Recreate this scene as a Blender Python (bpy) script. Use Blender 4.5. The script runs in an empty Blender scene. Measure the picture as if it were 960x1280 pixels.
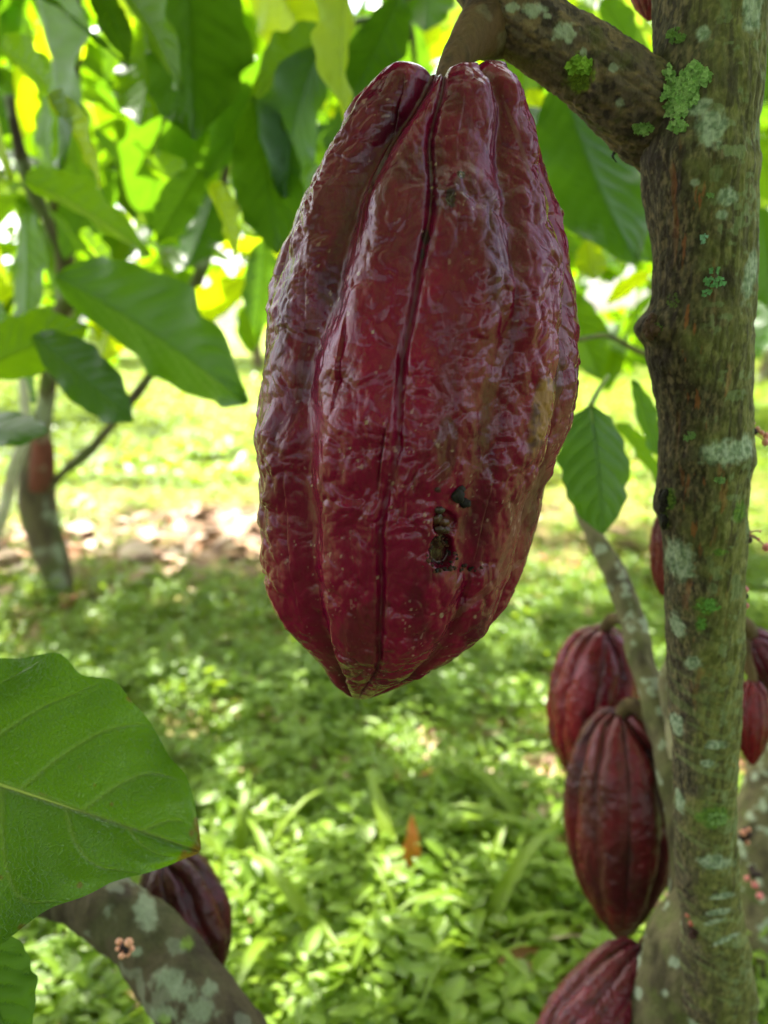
import bpy, math, random
import numpy as np
from mathutils import Vector, Matrix
from mathutils.bvhtree import BVHTree

sc = bpy.context.scene
C = sc.collection
rng = np.random.default_rng(7)
random.seed(7)

# ------------------------------------------------------------------ camera, light, exposure
PITCH = math.radians(13.5)
CAM = np.array([0.0, 0.0, 0.62])
F = 1000.0                                   # focal length in photo pixels (frame 960x1280)
RIGHT = np.array([1.0, 0, 0])
FWD = np.array([0, math.cos(PITCH), -math.sin(PITCH)])
UP = np.array([0, math.sin(PITCH), math.cos(PITCH)])

cd = bpy.data.cameras.new("camera")
cam = bpy.data.objects.new("camera", cd); C.objects.link(cam)
cam.location = CAM
cam.rotation_euler = (math.radians(90) - PITCH, 0, 0)
cd.sensor_fit = 'VERTICAL'; cd.sensor_height = 24.0
cd.lens = F / 1280 * 24.0
cd.clip_start = 0.01; cd.clip_end = 500
cd.dof.use_dof = True; cd.dof.focus_distance = 0.252; cd.dof.aperture_fstop = 6.0
sc.camera = cam

SUN_EL, SUN_AZ = math.radians(58), math.radians(-28)      # azimuth from +Y towards +X
SUN = np.array([math.sin(SUN_AZ) * math.cos(SUN_EL), math.cos(SUN_AZ) * math.cos(SUN_EL), math.sin(SUN_EL)])
w = bpy.data.worlds.new("World"); sc.world = w; w.use_nodes = True
wn = w.node_tree
sky = wn.nodes.new('ShaderNodeTexSky'); sky.sky_type = 'NISHITA'; sky.sun_disc = False
sky.sun_elevation = SUN_EL; sky.sun_rotation = SUN_AZ
sky.air_density = 0.7; sky.dust_density = 4.0; sky.ozone_density = 0.3
bg = wn.nodes['Background']; bg.inputs[1].default_value = 0.15
# broken white cloud over the blue
cn = wn.nodes.new('ShaderNodeTexNoise'); cn.inputs['Scale'].default_value = 2.6; cn.inputs['Detail'].default_value = 6
cm = wn.nodes.new('ShaderNodeMapRange'); cm.inputs[1].default_value = 0.40; cm.inputs[2].default_value = 0.62
wtc = wn.nodes.new('ShaderNodeTexCoord'); wn.links.new(wtc.outputs['Generated'], cn.inputs['Vector'])
wn.links.new(cn.outputs[0], cm.inputs[0])
bw = wn.nodes.new('ShaderNodeRGBToBW'); wn.links.new(sky.outputs[0], bw.inputs[0])
cb = wn.nodes.new('ShaderNodeVectorMath'); cb.operation = 'SCALE'; cb.inputs[0].default_value = (1.75, 1.72, 1.68); wn.links.new(bw.outputs[0], cb.inputs['Scale'])
cx = wn.nodes.new('ShaderNodeMix'); cx.data_type = 'RGBA'; wn.links.new(cm.outputs[0], cx.inputs[0])
wn.links.new(sky.outputs[0], cx.inputs[6]); wn.links.new(cb.outputs[0], cx.inputs[7])
wn.links.new(cx.outputs[2], bg.inputs[0])
sd = bpy.data.lights.new("sun", 'SUN'); sun = bpy.data.objects.new("sun", sd); C.objects.link(sun)
sd.energy = 5.0; sd.angle = math.radians(0.5); sd.color = (1.0, 0.95, 0.86)
sun.rotation_euler = Vector(SUN).to_track_quat('Z', 'Y').to_euler()
sc.view_settings.view_transform = 'Standard'; sc.view_settings.look = 'None'
sc.view_settings.gamma = 1.0; sc.view_settings.use_curve_mapping = False
sc.view_settings.exposure = 2.28
sc.cycles.use_denoising = True
sc.cycles.max_bounces = 8; sc.cycles.diffuse_bounces = 4; sc.cycles.transmission_bounces = 6
sc.cycles.glossy_bounces = 3; sc.cycles.sample_clamp_indirect = 6

# ------------------------------------------------------------------ helpers
def at(px, py, d):
    px = np.asarray(px, float)[..., None]; py = np.asarray(py, float)[..., None]; d = np.asarray(d, float)[..., None]
    return CAM + d * (FWD + (px - 480) / F * RIGHT - (py - 640) / F * UP)
def proj(P):
    Q = P - CAM
    z = Q @ FWD
    zz = np.where(np.abs(z) < 1e-6, 1e-6, z)
    return 480 + F * (Q @ RIGHT) / zz, 640 - F * (Q @ UP) / zz, z
def ground_at(px, py, z=0.0):
    r = FWD + (px - 480) / F * RIGHT - (py - 640) / F * UP
    return CAM + r * ((z - CAM[2]) / r[2])

def _h(ix, iy, iz, s):
    n = (ix * 374761393 + iy * 668265263 + iz * 1274126177 + s * 974711) & 0xffffffff
    n = ((n ^ (n >> 13)) * 1274126177) & 0xffffffff
    n = ((n ^ (n >> 16)) * 2246822519) & 0xffffffff
    return ((n ^ (n >> 15)) & 0xffffff) / float(0xffffff) * 2 - 1
def noise(P, seed=0):
    P = np.asarray(P, float)
    I = np.floor(P).astype(np.int64); f = P - I
    u = f * f * f * (f * (f * 6 - 15) + 10)
    r = 0
    for dx in (0, 1):
        for dy in (0, 1):
            for dz in (0, 1):
                wgt = (u[..., 0] if dx else 1 - u[..., 0]) * (u[..., 1] if dy else 1 - u[..., 1]) * (u[..., 2] if dz else 1 - u[..., 2])
                r = r + wgt * _h(I[..., 0] + dx, I[..., 1] + dy, I[..., 2] + dz, seed)
    return r
def warts_f1(P, seed=0, rad=0.78):
    """rounded, randomly sized bumps, one per jittered cell, creased where they meet"""
    P = np.asarray(P, float); I = np.floor(P).astype(np.int64); f = P - I
    best = np.zeros(P.shape[:-1])
    for dx in (-1, 0, 1):
        for dy in (-1, 0, 1):
            for dz in (-1, 0, 1):
                a, b, c = I[..., 0] + dx, I[..., 1] + dy, I[..., 2] + dz
                q = [(_h(a, b, c, seed + k) * .5 + .5) for k in (0, 1, 2)]
                d2 = (dx + q[0] - f[..., 0]) ** 2 + (dy + q[1] - f[..., 1]) ** 2 + (dz + q[2] - f[..., 2]) ** 2
                am = .45 + .55 * (_h(a, b, c, seed + 5) * .5 + .5)
                best = np.maximum(best, am * (1 - d2 / rad ** 2))
    return best
def fbm(P, o=4, seed=0):
    a, r = 0.5, 0
    P = np.asarray(P, float)
    for k in range(o):
        r = r + a * noise(P * (2.03 ** k), seed + k * 17); a *= 0.5
    return r
def sstep(a, b, x):
    t = np.clip((x - a) / (b - a), 0, 1); return t * t * (3 - 2 * t)
def lin(*rgb):
    c = np.array(rgb, float) / 255
    return np.where(c <= 0.04045, c / 12.92, ((c + 0.055) / 1.055) ** 2.4)
def mixc(a, b, t):
    return a * (1 - t[..., None]) + b * t[..., None]

def mesh_np(name, V, Fc, mat, attrs=None, smooth=True):
    """V (n,3), Fc (m,k) quads or tris"""
    me = bpy.data.meshes.new(name)
    V = np.ascontiguousarray(V, dtype=np.float32); Fc = np.ascontiguousarray(Fc, dtype=np.int32)
    k = Fc.shape[1]
    me.vertices.add(len(V)); me.vertices.foreach_set('co', V.ravel())
    me.loops.add(Fc.size); me.loops.foreach_set('vertex_index', Fc.ravel())
    me.polygons.add(len(Fc))
    me.polygons.foreach_set('loop_start', np.arange(0, Fc.size, k, dtype=np.int32))
    me.polygons.foreach_set('loop_total', np.full(len(Fc), k, dtype=np.int32))
    me.update(calc_edges=True)
    me.polygons.foreach_set('use_smooth', np.full(len(Fc), smooth))
    for an, av in (attrs or {}).items():
        av = np.asarray(av, dtype=np.float32)
        if av.ndim == 2:
            a = me.attributes.new(an, 'FLOAT_COLOR', 'POINT')
            c4 = np.ones((len(V), 4), np.float32); c4[:, :3] = av
            a.data.foreach_set('color', c4.ravel())
        else:
            a = me.attributes.new(an, 'FLOAT', 'POINT'); a.data.foreach_set('value', av)
    me.materials.append(mat); me.update()
    return me
def link(name, me, parent=None):
    o = bpy.data.objects.new(name, me); C.objects.link(o)
    if parent is not None:
        o.parent = parent
        o.matrix_parent_inverse = parent.matrix_world.inverted() if parent.type != 'EMPTY' else Matrix.Translation(-parent.location)
    return o
def tag(o, label=None, cat=None, group=None, kind=None):
    for k, v in (('label', label), ('category', cat), ('group', group), ('kind', kind)):
        if v: o[k] = v
    return o
def thing(name, loc, label, cat, group=None):
    o = bpy.data.objects.new(name, None); C.objects.link(o); o.location = Vector(loc)
    o.empty_display_size = 0.02
    return tag(o, label, cat, group)

def grid_faces(nu, nv, wrap=False):
    """rows nu, columns nv; vertex index = i*nv + j"""
    i = np.arange(nu - 1)[:, None]; j = np.arange(nv if wrap else nv - 1)[None, :]
    j2 = (j + 1) % nv
    a = i * nv + j; b = i * nv + j2; c = (i + 1) * nv + j2; d = (i + 1) * nv + j
    return np.stack([a, b, c, d], -1).reshape(-1, 4)

def smooth_path(P, n):
    P = np.asarray(P, float); m = len(P)
    d = np.r_[0, np.cumsum(np.linalg.norm(np.diff(P[:, :3], axis=0), axis=1))]
    t = np.linspace(0, d[-1], n)
    out = np.empty((n, P.shape[1]))
    # catmull-rom through points with arc-length knots
    tang = np.gradient(P, d, axis=0)
    k = np.clip(np.searchsorted(d, t, side='right') - 1, 0, m - 2)
    h = (d[k + 1] - d[k])[:, None]; u = ((t - d[k])[:, None]) / h
    out = ((2*u**3 - 3*u**2 + 1) * P[k] + (u**3 - 2*u**2 + u) * h * tang[k] + (-2*u**3 + 3*u**2) * P[k+1] + (u**3 - u**2) * h * tang[k+1])
    return out, t

def tube(P, n=60, m=24, disp=None, cap=True, ref=None):
    """P rows x,y,z,r ; returns V, F, theta grid, s grid, N"""
    Q, s = smooth_path(P, n)
    ctr, r = Q[:, :3], np.maximum(Q[:, 3], 1e-5)
    T = np.gradient(ctr, axis=0); T /= np.linalg.norm(T, axis=1)[:, None]
    ref = -FWD if ref is None else np.asarray(ref, float)
    N = np.empty_like(T)
    v = ref - T[0] * (ref @ T[0]); v /= np.linalg.norm(v)
    for i in range(n):
        v = v - T[i] * (v @ T[i]); v /= np.linalg.norm(v); N[i] = v
    B = np.cross(T, N)
    th = np.linspace(0, 2 * math.pi, m, endpoint=False)
    D = N[:, None] * np.cos(th)[None, :, None] + B[:, None] * np.sin(th)[None, :, None]
    base = ctr[:, None] + D * r[:, None, None]
    TH, S = np.meshgrid(th, s); R = np.repeat(r[:, None], m, 1)
    off = disp(base, TH, S, R) if disp else 0
    V = base + D * (off[..., None] if disp else 0)
    Fc = grid_faces(n, m, True)
    V = V.reshape(-1, 3)
    if cap:
        c0, c1 = len(V), len(V) + 1
        V = np.vstack([V, ctr[0], ctr[-1]])
        j = np.arange(m); j2 = (j + 1) % m
        f0 = np.stack([np.full(m, c0), j2, j, np.full(m, c0)], -1)
        # degenerate-free triangles are given as quads with doubled vertex avoided: use small quads
        f0 = np.stack([np.full(m, c0), j2, j], -1); f1 = np.stack([np.full(m, c1), (n-1)*m + j, (n-1)*m + j2], -1)
        q = np.vstack([Fc[:, [0, 1, 2]], Fc[:, [0, 2, 3]], f0, f1])
        return V, q, np.vstack([D.reshape(-1, 3), -T[0], T[-1]])
    return V, Fc, D.reshape(-1, 3)

def part_tube(name, P, mat, parent=None, n=40, m=12, disp=None, attrs=None, ref=None):
    V, Fc, D = tube(P, n, m, disp, True, ref)
    return link(name, mesh_np(name, V, Fc, mat, attrs(V) if attrs else None), parent)

# ------------------------------------------------------------------ materials
def new_mat(name):
    m = bpy.data.materials.new(name); m.use_nodes = True
    nt = m.node_tree; nt.nodes.clear()
    out = nt.nodes.new('ShaderNodeOutputMaterial')
    return m, nt, out
def N_(nt, t, **kw):
    n = nt.nodes.new(t)
    for k, v in kw.items(): setattr(n, k, v)
    return n
def attr(nt, name):
    n = nt.nodes.new('ShaderNodeAttribute'); n.attribute_name = name; return n
def math_(nt, op, a, b=None, c=None):
    n = nt.nodes.new('ShaderNodeMath'); n.operation = op
    for i, v in enumerate((a, b, c)):
        if v is None: continue
        if isinstance(v, (int, float)): n.inputs[i].default_value = v
        else: nt.links.new(v, n.inputs[i])
    return n.outputs[0]
def mixrgb(nt, fac, a, b, mode='MIX'):
    n = nt.nodes.new('ShaderNodeMix'); n.data_type = 'RGBA'; n.blend_type = mode
    for s, v in ((n.inputs[0], fac), (n.inputs[6], a), (n.inputs[7], b)):
        if isinstance(v, (int, float)): s.default_value = v
        elif isinstance(v, (tuple, list, np.ndarray)): s.default_value = (*[float(x) for x in v][:3], 1)
        else: nt.links.new(v, s)
    return n.outputs[2]
def noise_n(nt, scale, detail=4, rough=0.55, vec=None):
    n = nt.nodes.new('ShaderNodeTexNoise'); n.inputs['Scale'].default_value = scale
    n.inputs['Detail'].default_value = detail; n.inputs['Roughness'].default_value = rough
    if vec is not None: nt.links.new(vec, n.inputs['Vector'])
    return n
def ramp(nt, v, a, b):
    n = nt.nodes.new('ShaderNodeMapRange'); n.inputs[1].default_value = a; n.inputs[2].default_value = b
    nt.links.new(v, n.inputs[0]); return n.outputs[0]
def bump(nt, h, dist, strength=1.0, normal=None):
    n = nt.nodes.new('ShaderNodeBump'); n.inputs['Strength'].default_value = strength; n.inputs['Distance'].default_value = dist
    nt.links.new(h, n.inputs['Height'])
    if normal is not None: nt.links.new(normal, n.inputs['Normal'])
    return n.outputs[0]

def leaf_mat(name, dark, light, trans, tfac=0.45, rough=0.33, spots=0.0, veincol=None, rnd=True, spec=0.5, net=False):
    m, nt, out = new_mat(name)
    geo = N_(nt, 'ShaderNodeNewGeometry')
    tint = attr(nt, 'tint'); vein = attr(nt, 'vein')
    oi = N_(nt, 'ShaderNodeObjectInfo')
    nz = noise_n(nt, 18, 3, 0.5, geo.outputs['Position'])
    v = math_(nt, 'ADD', tint.outputs['Fac'], math_(nt, 'MULTIPLY', math_(nt, 'SUBTRACT', nz.outputs[0], 0.5), 0.7))
    if rnd: v = math_(nt, 'ADD', v, math_(nt, 'MULTIPLY', math_(nt, 'SUBTRACT', oi.outputs['Random'], 0.5), 0.6))
    col = mixrgb(nt, v, dark, light)
    tcol = mixrgb(nt, v, np.array(trans) * 0.75, trans)
    if veincol is None: veincol = np.array(light) * 1.6
    col = mixrgb(nt, math_(nt, 'MULTIPLY', vein.outputs['Fac'], 0.55), col, veincol)
    tcol = mixrgb(nt, math_(nt, 'MULTIPLY', vein.outputs['Fac'], 0.5), tcol, np.array(trans) * 0.35)
    if spots:
        sn = noise_n(nt, 55, 4, 0.6, geo.outputs['Position'])
        sf = ramp(nt, sn.outputs[0], 0.70, 0.76)
        col = mixrgb(nt, math_(nt, 'MULTIPLY', sf, spots), col, (0.16, 0.09, 0.02))
        tcol = mixrgb(nt, math_(nt, 'MULTIPLY', sf, spots), tcol, (0.10, 0.05, 0.01))
    br = attr(nt, 'brn')
    col = mixrgb(nt, br.outputs['Fac'], col, (0.13, 0.06, 0.015)); tcol = mixrgb(nt, br.outputs['Fac'], tcol, (0.22, 0.10, 0.01))
    fn = noise_n(nt, 260, 3, 0.6, geo.outputs['Position'])
    h = math_(nt, 'ADD', math_(nt, 'MULTIPLY', vein.outputs['Fac'], -1.0), math_(nt, 'MULTIPLY', fn.outputs[0], 0.5))
    if net:
        vo = N_(nt, 'ShaderNodeTexVoronoi', feature='DISTANCE_TO_EDGE'); vo.inputs['Scale'].default_value = 620; nt.links.new(geo.outputs['Position'], vo.inputs['Vector'])
        ve_ = ramp(nt, vo.outputs['Distance'], 0.10, 0.0)
        h = math_(nt, 'ADD', h, math_(nt, 'MULTIPLY', ve_, -0.25))
        col = mixrgb(nt, math_(nt, 'MULTIPLY', ve_, 0.07), col, veincol); tcol = mixrgb(nt, math_(nt, 'MULTIPLY', ve_, 0.10), tcol, np.array(trans) * 0.5)
    nb = bump(nt, h, 0.0007, 0.8)
    p = N_(nt, 'ShaderNodeBsdfPrincipled'); nt.links.new(col, p.inputs['Base Color']); nt.links.new(nb, p.inputs['Normal'])
    p.inputs['Roughness'].default_value = rough; p.inputs['Specular IOR Level'].default_value = spec
    t = N_(nt, 'ShaderNodeBsdfTranslucent'); nt.links.new(tcol, t.inputs['Color']); nt.links.new(nb, t.inputs['Normal'])
    mx = N_(nt, 'ShaderNodeMixShader'); mx.inputs[0].default_value = tfac
    nt.links.new(p.outputs[0], mx.inputs[1]); nt.links.new(t.outputs[0], mx.inputs[2]); nt.links.new(mx.outputs[0], out.inputs[0])
    return m

M_LEAF = leaf_mat('cacao leaf', (0.022, 0.070, 0.005), (0.050, 0.120, 0.006), (0.24, 0.46, 0.004), 0.50, 0.45, 0.15, None, True, 0.28)
M_LEAF_DARK = leaf_mat('dark cacao leaf', (0.012, 0.045, 0.006), (0.028, 0.080, 0.007), (0.16, 0.36, 0.008), 0.45, 0.42, 0.2, None, True, 0.28)  # darker green copy of the cacao leaf
M_LEAF_BIG = leaf_mat('near cacao leaf', (0.024, 0.070, 0.004), (0.036, 0.095, 0.005), (0.20, 0.42, 0.008), 0.42, 0.22, 0.5, (0.22, 0.28, 0.05), False, 0.42, True)
M_LEAF_YELLOW = leaf_mat('backlit yellow leaf', (0.07, 0.13, 0.006), (0.11, 0.16, 0.006), (0.62, 0.80, 0.005), 0.65, 0.45, 0.08, None, True, 0.28)  # yellower, more translucent copy; backlit sun glow put into the colour
M_WEED = leaf_mat('weed leaf', (0.055, 0.125, 0.006), (0.16, 0.25, 0.02), (0.44, 0.62, 0.02), 0.45, 0.40, 0.0, None, False, 0.35)
M_GRASS = leaf_mat('grass blade', (0.06, 0.12, 0.006), (0.14, 0.21, 0.012), (0.46, 0.60, 0.02), 0.42, 0.45, 0.0, None, False, 0.25)
M_FARLEAF = leaf_mat('far foliage', (0.020, 0.065, 0.010), (0.060, 0.14, 0.015), (0.40, 0.60, 0.03), 0.5, 0.4, 0.0, None, False)

def col_mat(name, rough=0.6, spec=0.3, bump_scale=400, bump_dist=0.0004, coat=0.0, stretch=(1, 1, 1), vary=0.35, rough_attr=False):
    m, nt, out = new_mat(name)
    geo = N_(nt, 'ShaderNodeNewGeometry')
    mp = N_(nt, 'ShaderNodeMapping'); mp.inputs['Scale'].default_value = stretch
    nt.links.new(geo.outputs['Position'], mp.inputs[0])
    a = attr(nt, 'Col')
    nz = noise_n(nt, bump_scale, 5, 0.62, mp.outputs[0])
    n2 = noise_n(nt, bump_scale * 0.22, 4, 0.6, mp.outputs[0])
    f = math_(nt, 'ADD', math_(nt, 'MULTIPLY', nz.outputs[0], vary * 2), 1 - vary)
    vv = N_(nt, 'ShaderNodeVectorMath', operation='SCALE'); nt.links.new(a.outputs['Color'], vv.inputs[0]); nt.links.new(f, vv.inputs['Scale'])
    p = N_(nt, 'ShaderNodeBsdfPrincipled'); nt.links.new(vv.outputs[0], p.inputs['Base Color'])
    if rough_attr:
        ra = attr(nt, 'rgh')
        rr = math_(nt, 'ADD', ra.outputs['Fac'], math_(nt, 'MULTIPLY', math_(nt, 'SUBTRACT', n2.outputs[0], 0.5), 0.25))
        nt.links.new(rr, p.inputs['Roughness'])
    else: p.inputs['Roughness'].default_value = rough
    p.inputs['Specular IOR Level'].default_value = spec
    if coat: p.inputs['Coat Weight'].default_value = coat; p.inputs['Coat Roughness'].default_value = 0.25
    h = math_(nt, 'ADD', nz.outputs[0], math_(nt, 'MULTIPLY', n2.outputs[0], 1.5))
    nt.links.new(bump(nt, h, bump_dist), p.inputs['Normal'])
    nt.links.new(p.outputs[0], out.inputs[0])
    return m
M_POD = col_mat('pod husk', 0.33, 0.36, 460, 0.00026, 0.0, (1, 1, 0.45), 0.30, True)
M_BARK = col_mat('bark', 0.85, 0.25, 700, 0.0006, 0.0, (1, 1, 0.45), 0.45)
M_PLAIN = col_mat('matte growth', 0.7, 0.3, 900, 0.0003, 0.0, (1, 1, 1), 0.35)
M_SOIL = col_mat('soil', 0.9, 0.2, 60, 0.006, 0.0, (1, 1, 1), 0.45)
M_LITTER = col_mat('dry leaf', 0.65, 0.3, 120, 0.001, 0.0, (1, 1, 1), 0.35)
M_BUD = col_mat('flower bud', 0.4, 0.5, 900, 0.0002, 0.0, (1, 1, 1), 0.15)

# ------------------------------------------------------------------ ground
def ground_h(X, Y):
    P = np.stack([X, Y, X * 0], -1)
    return 0.030 * fbm(P * 1.3, 3, 5) + 0.010 * fbm(P * 9, 2, 9)
def blob(X, Y, cx, cy, rx, ry):
    return np.exp(-(((X - cx) / rx) ** 2 + ((Y - cy) / ry) ** 2))
g1 = ground_at(170, 690); g2 = ground_at(470, 960); g3 = ground_at(600, 1230); g4 = ground_at(660, 700); g5 = ground_at(330, 640)
def bare(X, Y):
    P = np.stack([X, Y, X * 0], -1)
    b = 1.1 * blob(X, Y, g1[0], g1[1], 0.75, 0.30) + 0.75 * blob(X, Y, g2[0], g2[1], 0.24, 0.12) + 0.6 * blob(X, Y, g3[0], g3[1], 0.10, 0.06)
    b = b + 0.6 * blob(X, Y, g4[0], g4[1], 0.25, 0.15) + 0.5 * blob(X, Y, g5[0], g5[1], 0.7, 0.15)
    return np.clip(b + 1.15 * fbm(P * 4.1, 3, 31), 0, 1)
def build_ground():
    a = np.r_[-np.geomspace(0.02, 150, 130)[::-1], 0, np.geomspace(0.02, 150, 130)]
    b = np.r_[-np.geomspace(0.02, 150, 130)[::-1], 0, np.geomspace(0.02, 150, 130)] + 1.0
    X, Y = np.meshgrid(a, b)
    Z = ground_h(X, Y)
    V = np.stack([X, Y, Z], -1).reshape(-1, 3)
    P = np.stack([X, Y, X * 0], -1)
    far = sstep(2.5, 6, np.hypot(X, Y))
    soil = lin(96, 74, 56); dry = lin(150, 122, 92); grn = lin(104, 130, 48); yg = lin(160, 170, 70)
    c = mixc(np.broadcast_to(soil, P.shape), dry, sstep(-0.2, 0.4, fbm(P * 5, 4, 3)))
    n = sstep(-0.25, 0.3, fbm(P * 1.1, 4, 8))
    c = mixc(c, mixc(np.broadcast_to(grn, P.shape), yg, n), np.maximum(far * 0.9, 0.35 * (1 - bare(X, Y))))
    seen = (np.abs(X) < .62 * (Y + .25)) & (Y > .3)
    c = np.where(seen[..., None], c, mixc(np.broadcast_to(lin(58, 74, 30), P.shape), lin(74, 92, 38), sstep(-.3, .3, fbm(P * 6, 3, 12))))  # out of view: ground coloured darker, as weeds and shade, to dim reflections
    me = mesh_np('ground', V, grid_faces(len(b), len(a)), M_SOIL, {'Col': c.reshape(-1, 3)})
    tag(link('ground', me), kind='structure')
build_ground()

# ------------------------------------------------------------------ leaf shapes
def leaf_grid(nu, nv, width=0.36, droop=0.12, fold=0.18, wave=0.03, seed=0, wl=None, wr=None, nveins=9, tipcurl=0.0, peak=0.55, quilt_amp=0.010):
    """leaf along +Y from 0 to 1, normal +Z. returns V,F,vein"""
    u = np.linspace(0, 1, nu); v = np.linspace(-1, 1, nv)
    U, Vv = np.meshgrid(u, v, indexing='ij')
    prof = np.interp(U, [0, .04, .12, .25, .42, peak + .03, .74, .86, .93, .97, 1.0],
                     [0.03, .30, .60, .84, .97, 1.0, .84, .50, .24, .12, 0.02])
    L = prof * width / 2; Rr = prof * width / 2
    if wl is not None: L = np.interp(U, *wl)
    if wr is not None: Rr = np.interp(U, *wr)
    W = np.where(Vv < 0, L, Rr)
    r = np.random.default_rng(seed); ph = r.uniform(0, 6.28, 4)
    edge = np.abs(Vv) ** 2
    W = W * (1 + 0.035 * np.sin(U * 23 + ph[0] + Vv) * edge + 0.03 * np.sin(U * 41 + ph[1]) * edge)
    X = Vv * W
    Z = -droop * (U ** 2) * 1.0 - fold * np.abs(X) * 0 + fold * (np.abs(X)) 
    Z = Z + wave * np.sin(U * 15 + ph[2] + 1.5 * np.sign(Vv)) * edge + 0.6 * wave * np.sin(U * 29 + ph[3]) * edge
    Z = Z - tipcurl * sstep(0.7, 1, U) ** 2
    Yy = U - 0.25 * droop * U ** 2
    av = np.abs(Vv)
    q = (U - 0.16 * av ** 0.9 - 0.10 * av ** 2.5) * nveins + 0.25 * (Vv > 0)
    d = np.abs(q - np.round(q)) / nveins
    vw = 0.0075 * (1.15 - 0.8 * av)
    vein = np.exp(-(d / vw) ** 2) * (U > 0.03) * (U < 0.93) * sstep(1.0, 0.9, av)
    mid = np.exp(-((X) / (0.011 * (1.15 - U) + 0.0015)) ** 2)
    vein = np.clip(vein * 0.75 + mid, 0, 1)
    # bulge between veins (quilting)
    quilt = (1 - np.cos(2 * math.pi * q)) * 0.5
    Z = Z + quilt_amp * quilt * sstep(0, 0.3, av) * sstep(1, .7, av) * (width / 0.36)
    V = np.stack([X, Yy, Z], -1).reshape(-1, 3)
    return V, grid_faces(nu, nv), vein.reshape(-1)
def frame_from(base, tip, normal):
    base = np.asarray(base, float); tip = np.asarray(tip, float)
    y = tip - base; L = np.linalg.norm(y); y = y / L
    z = np.asarray(normal, float); z = z - y * (z @ y); z /= np.linalg.norm(z)
    x = np.cross(y, z)
    return base, L, np.stack([x, y, z], 0)       # rows
def place(V, base, L, Rm):
    return base + (V * L) @ Rm

LEAFVARS = []
for i in range(6):
    V, Fc, ve = leaf_grid(34, 19, width=[.36, .40, .34, .42, .38, .33][i], droop=[.10, .22, .05, .16, .28, .12][i], fold=[.12, .25, .05, .3, .15, .2][i], wave=[.016, .022, .012, .02, .018, .014][i], seed=i)
    LEAFVARS.append((V, Fc, ve))

def leaf_mesh(var, mat, tint):
    V, Fc, ve = LEAFVARS[var]
    return mesh_np('leaf', V, Fc, mat, {'vein': ve, 'tint': np.full(len(V), tint)})
_LM = {}
def leaf_obj(parent, base, tip, normal, var, kind, wscale=1.0, name='leaf'):
    key = (var, kind)
    if key not in _LM:
        _LM[key] = leaf_mesh(var, {'n': M_LEAF, 'd': M_LEAF_DARK, 'y': M_LEAF_YELLOW}[kind], 0.5)
    o = bpy.data.objects.new(name, _LM[key]); C.objects.link(o)
    b, L, Rm = frame_from(base, tip, normal)
    x, y, z = Rm
    M = Matrix(((x[0]*L*wscale, y[0]*L, z[0]*L, b[0]), (x[1]*L*wscale, y[1]*L, z[1]*L, b[1]), (x[2]*L*wscale, y[2]*L, z[2]*L, b[2]), (0, 0, 0, 1)))
    o.parent = parent
    o.matrix_parent_inverse = Matrix.Identity(4)
    o.matrix_basis = Matrix.Translation(-parent.location) @ M
    return o

# many leaves in one mesh: template (V,F,vein), arrays of base (n,3), frames (n,3,3) rows, length (n)
def scatter_mesh(tmpl, base, frames, L, wsc=None):
    V, Fc, ve = tmpl
    n = len(base); k = len(V)
    T = np.repeat(V[None], n, 0)
    if wsc is not None: T = T * np.stack([wsc, wsc * 0 + 1, wsc * 0 + 1], -1)[:, None, :]
    P = np.einsum('nkc,ncd->nkd', T * L[:, None, None], frames) + base[:, None]
    FF = (Fc[None] + (np.arange(n) * k)[:, None, None]).reshape(-1, Fc.shape[1])
    return P.reshape(-1, 3), FF, np.tile(ve, n)
def frames_many(Y, Nn):
    Y = Y / np.linalg.norm(Y, axis=1)[:, None]
    Z = Nn - Y * np.sum(Nn * Y, 1)[:, None]; Z /= np.linalg.norm(Z, axis=1)[:, None] + 1e-9
    X = np.cross(Y, Z)
    return np.stack([X, Y, Z], 1)
LEAF_LO = leaf_grid(9, 5, width=.38, droop=.18, fold=.22, wave=.012, seed=3)
LEAF_LO2 = leaf_grid(7, 3, width=.40, droop=.2, fold=.2, wave=.01, seed=4)
WEED_T = leaf_grid(7, 5, width=.55, droop=.15, fold=.25, wave=.01, seed=5, peak=.45)

def rand_dirs(n, up=0.0, r=rng):
    a = r.uniform(0, 2 * math.pi, n); z = r.uniform(-1, 1, n) * 0.6 + up
    d = np.stack([np.cos(a), np.sin(a), z], -1)
    return d / np.linalg.norm(d, axis=1)[:, None]

def bark_attrs(base_rgb, alt_rgb, green_rgb, gamt=0.5, lichen=0.4, seed=0, sc_=60):
    def f(V):
        P = V * sc_
        c = np.broadcast_to(lin(*base_rgb), V.shape)
        c = mixc(c, lin(*alt_rgb), sstep(-0.2, 0.35, fbm(P * [1, 1, 0.35], 4, seed)))
        c = mixc(c, lin(*green_rgb), gamt * sstep(-0.15, 0.4, fbm(P * 0.6, 4, seed + 5)))
        c = mixc(c, lin(165, 175, 150), lichen * sstep(0.22, 0.34, fbm(P * 0.9 + 9, 3, seed + 9)))
        return {'Col': c}
    return f
def bark_disp(amp=0.0006, sc_=120, seed=0):
    def f(P, TH, S, R):
        return amp * (fbm(P * sc_ * [1, 1, .4], 4, seed) * 1.4 + 2.2 * fbm(P * sc_ * 0.2, 3, seed + 3))
    return f

exec_order = []
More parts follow.
